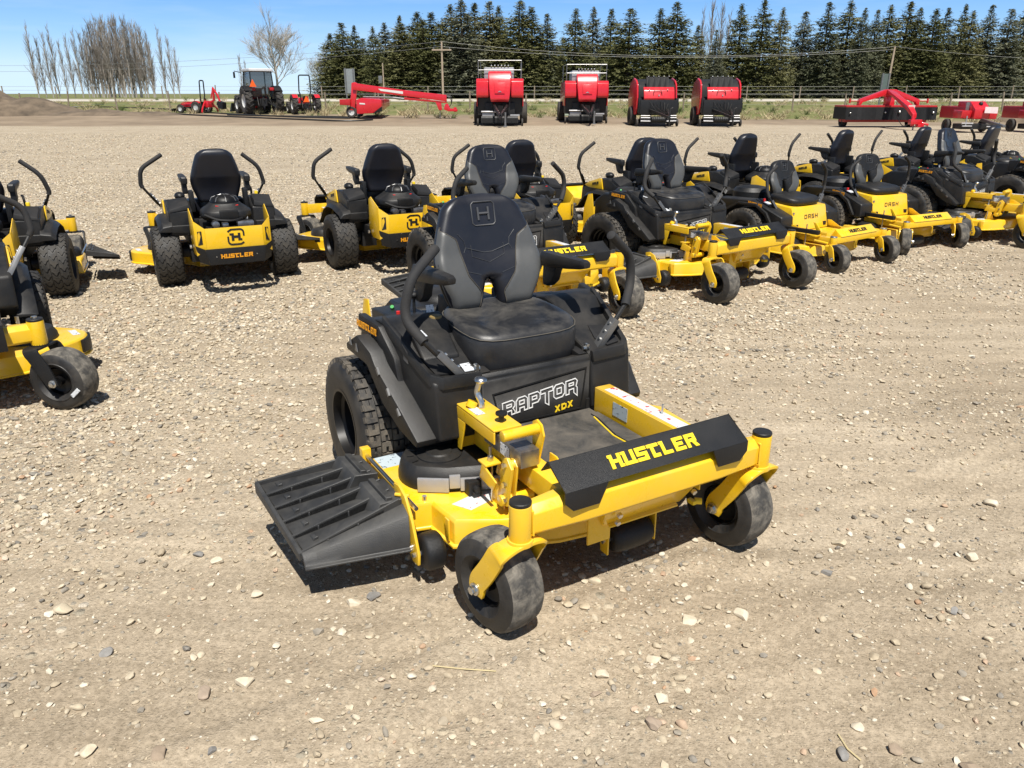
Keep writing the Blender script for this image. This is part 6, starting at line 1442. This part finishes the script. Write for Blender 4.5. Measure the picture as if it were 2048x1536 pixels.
def spruces():
    protos = [spruce_proto(1, 'needle'), spruce_proto(2, 'needle', .145), spruce_proto(3, 'needleb', .15), spruce_proto(4, 'needle', .165), spruce_proto(5, 'needleb', .14)]
    used = set()
    L_ = [(660, 66), (684, 45), (706, 50), (727, 76), (746, 52), (768, 44), (790, 30), (806, 46), (826, 22), (842, 38), (866, 24), (882, 46), (902, 8), (925, -2), (946, 5), (976, 2), (1002, 10), (1036, 0), (1064, 13), (1096, 26), (1148, 16), (1188, 13), (1226, 16), (1262, 16), (1320, 16), (1357, 2), (1396, 50), (1437, 58), (1485, 6), (1531, -2), (1566, 14), (1612, 22), (1662, 3), (1707, 0), (1731, 15), (1757, 18), (1786, 8), (1820, 2), (1846, 14), (1872, 16), (1897, 14), (1932, 8), (1952, 20), (1984, 8), (2030, 16), (2062, 6)]
    low = [(672, 95), (695, 100), (735, 110), (780, 90), (815, 95), (857, 100), (890, 90), (935, 80), (960, 90), (990, 85), (1020, 80), (1050, 90), (1080, 85), (1115, 90), (1170, 80), (1208, 85), (1245, 80), (1290, 110), (1455, 105), (1585, 95), (1640, 90), (1685, 85), (1745, 80), (1800, 80), (1860, 75), (1910, 70), (1965, 80), (2010, 75), (1305, 100), (1340, 118), (1375, 124), (1415, 110), (1500, 96), (1545, 112), (1600, 120), (1625, 104), (1675, 112), (1720, 100), (1770, 92), (1835, 88), (1885, 86), (1940, 90), (1995, 95), (2045, 84), (1130, 74), (1000, 60), (915, 66), (850, 72)]
    rn = random.Random(2)
    where = lambda px: 'behind the long red boom' if px < 900 else 'behind the tall balers' if px < 1260 else 'behind the round balers' if px < 1520 else 'behind the wide mower' if px < 1860 else 'at the right end of the row'
    for i, (px, tp) in enumerate(L_ + low):
        Y = rn.uniform(104, 112) if i < len(L_) else rn.uniform(112, 124)
        k = [0, 3, 1, 2, 0, 4, 1, 3][i % 8] if px < 1500 else [0, 1, 3, 0, 4, 1][i % 6]
        if px in (1757 - 0, 1612, 1662, 1984, 2030, 727): k = 2
        o = protos[k] if k not in used else copy_tree(protos[k]); used.add(k)
        p, h = at_tree(px, tp, Y); wide = rn.uniform(.80, 1.28) * (1.95 if px < 1300 else 1.68) * (1.0 if i < len(L_) else 1.35); bs = min(h, 15) / h
        o.location = p; o.scale = (h * wide * bs, h * wide * bs, h); o.rotation_euler = (rn.gauss(0, .018), rn.gauss(0, .018), rn.random() * 6.28)
        tag(o, ('bluish' if k in (2, 4) else 'dark green') + (' tall' if i < len(L_) else ' shorter') + ' spruce tree ' + where(px), 'tree', 'spruces in the long row beyond the road')
    return protos
spruces()
def branches(mb, rn, p, d, L_, r, lev, spread, up, tw):
    n = 4; pts = [p]; q = d.normalized()
    for i in range(n):
        q = (q + Vector((rn.gauss(0, .10), rn.gauss(0, .10), rn.gauss(0, .05) + up))).normalized(); pts.append(pts[-1] + q * L_ / n)
    mb.tube(pts, [r * (1 - .6 * i / n) for i in range(n + 1)], 3 if lev < 2 else 5, False)
    if lev <= 0: return
    for k in range(tw[lev]):
        f = rn.uniform(.25, 1.); i = min(n - 1, int(f * n)); b = pts[i].lerp(pts[i + 1], f * n - i)
        dd = (q + Vector((rn.gauss(0, spread), rn.gauss(0, spread), rn.gauss(0, spread * .5)))).normalized()
        branches(mb, rn, b, dd, L_ * rn.uniform(.45, .72), max(.0012, r * .45), lev - 1, spread, up, tw)
def poplar_proto(seed):
    rn = random.Random(seed); t = thing('bare_poplar_tree', (0, 0, 0))
    mb = MB(); mb.tube([(0, 0, -.02), (.008, 0, .3), (0, .006, .6), (.004, 0, 1)], [.011, .009, .006, .0012], 6); mb.build('trunk', 'pale_bark', t)
    mb = MB()
    for i in range(64):
        z = rn.uniform(.04, .95); a = rn.random() * 6.283; L_ = (.26 - .16 * z) * rn.uniform(.6, 1.1)
        branches(mb, rn, Vector((0, 0, z)), Vector((.34 * cos(a), .34 * sin(a), 1)), L_, .0030, 1, .14, .08, [0, 6])
    mb.build('crown', 'twig', t, fix=False); return t
def bare_proto(seed, H=1.0):
    rn = random.Random(seed); t = thing('bare_tree', (0, 0, 0))
    mb = MB(); mb.tube([(0, 0, -.02), (.01, 0, .2), (.0, .01, .46)], [.020, .015, .010], 8); mb.build('trunk', 'pale_bark', t)
    mb = MB()
    for i in range(9):
        a = i * .9 + rn.random() * .5; zz = rn.uniform(.16, .44); branches(mb, rn, Vector((.005, 0, zz)), Vector((.95 * cos(a), .95 * sin(a), 1)), rn.uniform(.33, .43) * (1.2 - .6 * zz), .0060, 3, .46, .06, [0, 8, 6, 6])
    branches(mb, rn, Vector((.0, .01, .45)), Vector((0, 0, 1)), .36, .010, 3, .46, .05, [0, 7, 5, 6])
    mb.build('crown', 'pale_bark', t, fix=False); return t
def bare_trees():
    P = [poplar_proto(s) for s in (11, 12, 13)]; used = set(); rn = random.Random(9)
    L_ = [(79, 52, 132, 0), (94, 78, 134, 0), (108, 66, 131, 0), (121, 54, 133, 0), (137, 84, 132, 0), (152, 72, 135, 0), (168, 62, 132, 0), (180, 68, 134, 0), (312, 88, 132, 2), (334, 58, 131, 2), (350, 78, 133, 2), (361, 96, 132, 2)]
    for i in range(30):
        px = 190 + 116 * (i % 15) / 14 + rn.uniform(-4, 4); q = (px - 245) / 62; L_.append((px, 30 + 32 * q * q + rn.uniform(0, 16) + (12 if i > 14 else 0), 134 + 9 * (i // 15) + rn.uniform(0, 5), 1))
    L_ += [(1395, 22, 128, 3), (1412, 6, 127, 3), (1430, 12, 129, 3), (1446, 30, 128, 3), (487, 112, 140, 4), (497, 122, 142, 4)]
    lab = ['bare poplar in the sparse row at the far left', 'bare poplar in the dense clump at the left', 'bare poplar standing apart right of the dense clump', 'pale bare poplar showing between the spruces behind the round balers', 'small bare poplar behind the cab tractor']
    for i, (px, tp, Y, g) in enumerate(L_):
        k = i % 3; o = P[k] if k not in used else copy_tree(P[k]); used.add(k); p, h = at_tree(px, tp, Y); p.x = at(px, 196, Y).x
        o.location = p; w = h * rn.uniform(.85, 1.05) * (1.15 if g == 1 else 1); o.scale = (w, w, h); o.rotation_euler = (0, 0, rn.random() * 6.28); tag(o, lab[g], 'tree', 'bare poplars on the skyline')
    b = bare_proto(21); p, h = at_tree(545, 30, 118); p.x = at(556, 196, 118).x; b.location = p; b.scale = (h * 1.05, h * 1.05, h); tag(b, 'large spreading bare tree behind the cab tractor', 'tree', 'bare broad trees')
    c = copy_tree(b); p, h = at_tree(640, 96, 120); p.x = at(652, 196, 120).x; c.location = p; c.scale = (h, h, h); c.rotation_euler = (0, -.12, 2.2); tag(c, 'smaller bare tree leaning left beside the first spruce', 'tree')
bare_trees()
# ------------------------------------------------------------------ machines along the field edge
def put(o, px, py, deg=0, Y=None):
    p = ground_at(px, py) if Y is None else Vector((at(px, py, Y).x, Y, zt(Y)))
    o.location = p; o.rotation_euler = (0, 0, R(deg)); return o
G1 = 'tall square balers parked side by side'
a = make_square_baler('tall red square baler with roof railings, taller and left of the two'); a['group'] = G1; put(a, 1000, 240, 0, 42.0); a.scale = (.96, .96, .955)
b = copy_tree(a); b['label'] = 'tall red square baler with roof railings, lower and right of the two'; put(b, 1172, 240, 0, 44.0); b.scale = (.93, .93, .90)
a = make_round_baler('red round baler with black top curtain, left one of the pair'); put(a, 1315, 244, 3, 41.5); a.scale = (.93, .95, .96)
b = copy_tree(a); b['label'] = 'red round baler with black top curtain, right one of the pair'; put(b, 1441, 244, -1, 41.5)
a = make_swing_mower('long red hay mower with a sloping boom striped in white'); put(a, 711, 226, 0, 49.0); a.scale = (.95, .95, .95)
a = make_disc_mower('wide red hay mower with black rubber curtain and hitch toward the camera'); put(a, 1776, 244, 0, 40.5); a.scale = (.93, .95, .95)
a = make_small_baler('small red baler with a pinkish white sheet on its front'); put(a, 1950, 255, 0, 35.0); a.scale = (.82, .95, .92)
b = copy_tree(a); b['label'] = 'small red baler cut off by the right edge of the photo'; put(b, 2082, 255, 0, 35.0)
put(make_tractor('red cab tractor with grey roof and orange triangle, largest of the three', 'cab_tractor', .80, .56, 1.95, 2.2, True), 526, 220, 33, 52.0)
put(make_tractor('red open tractor with black roll bar, right of the cab tractor', 'open_tractor', .56, .36, 1.45, 1.75, False), 612, 220, 28, 52.0)
put(make_tractor('small red tractor with a backhoe and a front bucket, leftmost tractor', 'backhoe_tractor', .36, .27, 1.1, 1.3, False, backhoe=True), 404, 214, 72, 54.0)
cam = bpy.data.cameras.new('camera'); co = bpy.data.objects.new('camera', cam); COL.objects.link(co)
cam.sensor_fit = 'HORIZONTAL'; cam.sensor_width = 36; cam.lens = 36 * 1538.5 / 2048; cam.clip_end = 8000; cam.clip_start = .05
co.location = (0, 0, 1.5818); co.rotation_euler = (R(90 - 20.683), 0, 0); scene.camera = co
SD = Vector((.10, -.53, 1)).normalized()
sl = bpy.data.lights.new('sun', 'SUN'); sl.energy = 4.95; sl.angle = R(.53); sl.color = (1, .955, .88)
so = bpy.data.objects.new('sun', sl); COL.objects.link(so); so.rotation_euler = SD.to_track_quat('Z', 'Y').to_euler(); so.location = (5, -10, 20)
w = bpy.data.worlds.new('World'); scene.world = w; w.use_nodes = True; nt = w.node_tree; L = nt.links.new
sky = N(nt, 'ShaderNodeTexSky'); sky.sky_type = 'NISHITA'; sky.sun_disc = False
sky.sun_elevation = math.asin(SD.z); sky.sun_rotation = math.atan2(SD.x, SD.y); sky.air_density = 1.0; sky.dust_density = .7; sky.ozone_density = 1.2; sky.altitude = 800
bg = nt.nodes['Background']; bg.inputs['Strength'].default_value = .052
tc = N(nt, 'ShaderNodeTexCoord'); sx = N(nt, 'ShaderNodeSeparateXYZ'); L(tc.outputs['Generated'], sx.inputs[0])
el = ramp(nt, [(0, (10.6, 13.4, 15.6)), (.03, (9.2, 12.7, 15.8)), (.06, (5.8, 10.2, 15.7)), (.10, (3.4, 7.7, 14.8)), (.30, (1.8, 4.0, 9.0))]); L(sx.outputs[2], el.inputs[0])
fa = ramp(nt, [(0, (1, 1, 1)), (.12, (.9, .9, .9)), (.35, (0, 0, 0))]); L(sx.outputs[2], fa.inputs[0])
base = mixc(nt, fa.outputs[0], sky.outputs[0], el.outputs[0])
mp = N(nt, 'ShaderNodeMapping'); mp.inputs['Scale'].default_value = (5, 5, 42); L(tc.outputs['Generated'], mp.inputs['Vector'])
cn = N(nt, 'ShaderNodeTexNoise', Scale=1.1, Detail=7., Roughness=.55); L(mp.outputs[0], cn.inputs['Vector'])
cr = ramp(nt, [(.48, (0, 0, 0)), (.78, (.20, .20, .20))]); L(cn.outputs['Fac'], cr.inputs[0])
L(mixc(nt, cr.outputs[0], base, (13.2, 14.5, 15.9)), bg.inputs['Color'])
vs = scene.view_settings; vs.view_transform = 'Standard'; vs.look = 'None'; vs.exposure = .45; vs.gamma = 1
scene.render.resolution_x = 1024; scene.render.resolution_y = 768
scene.cycles.max_bounces = 6; scene.cycles.use_denoising = True
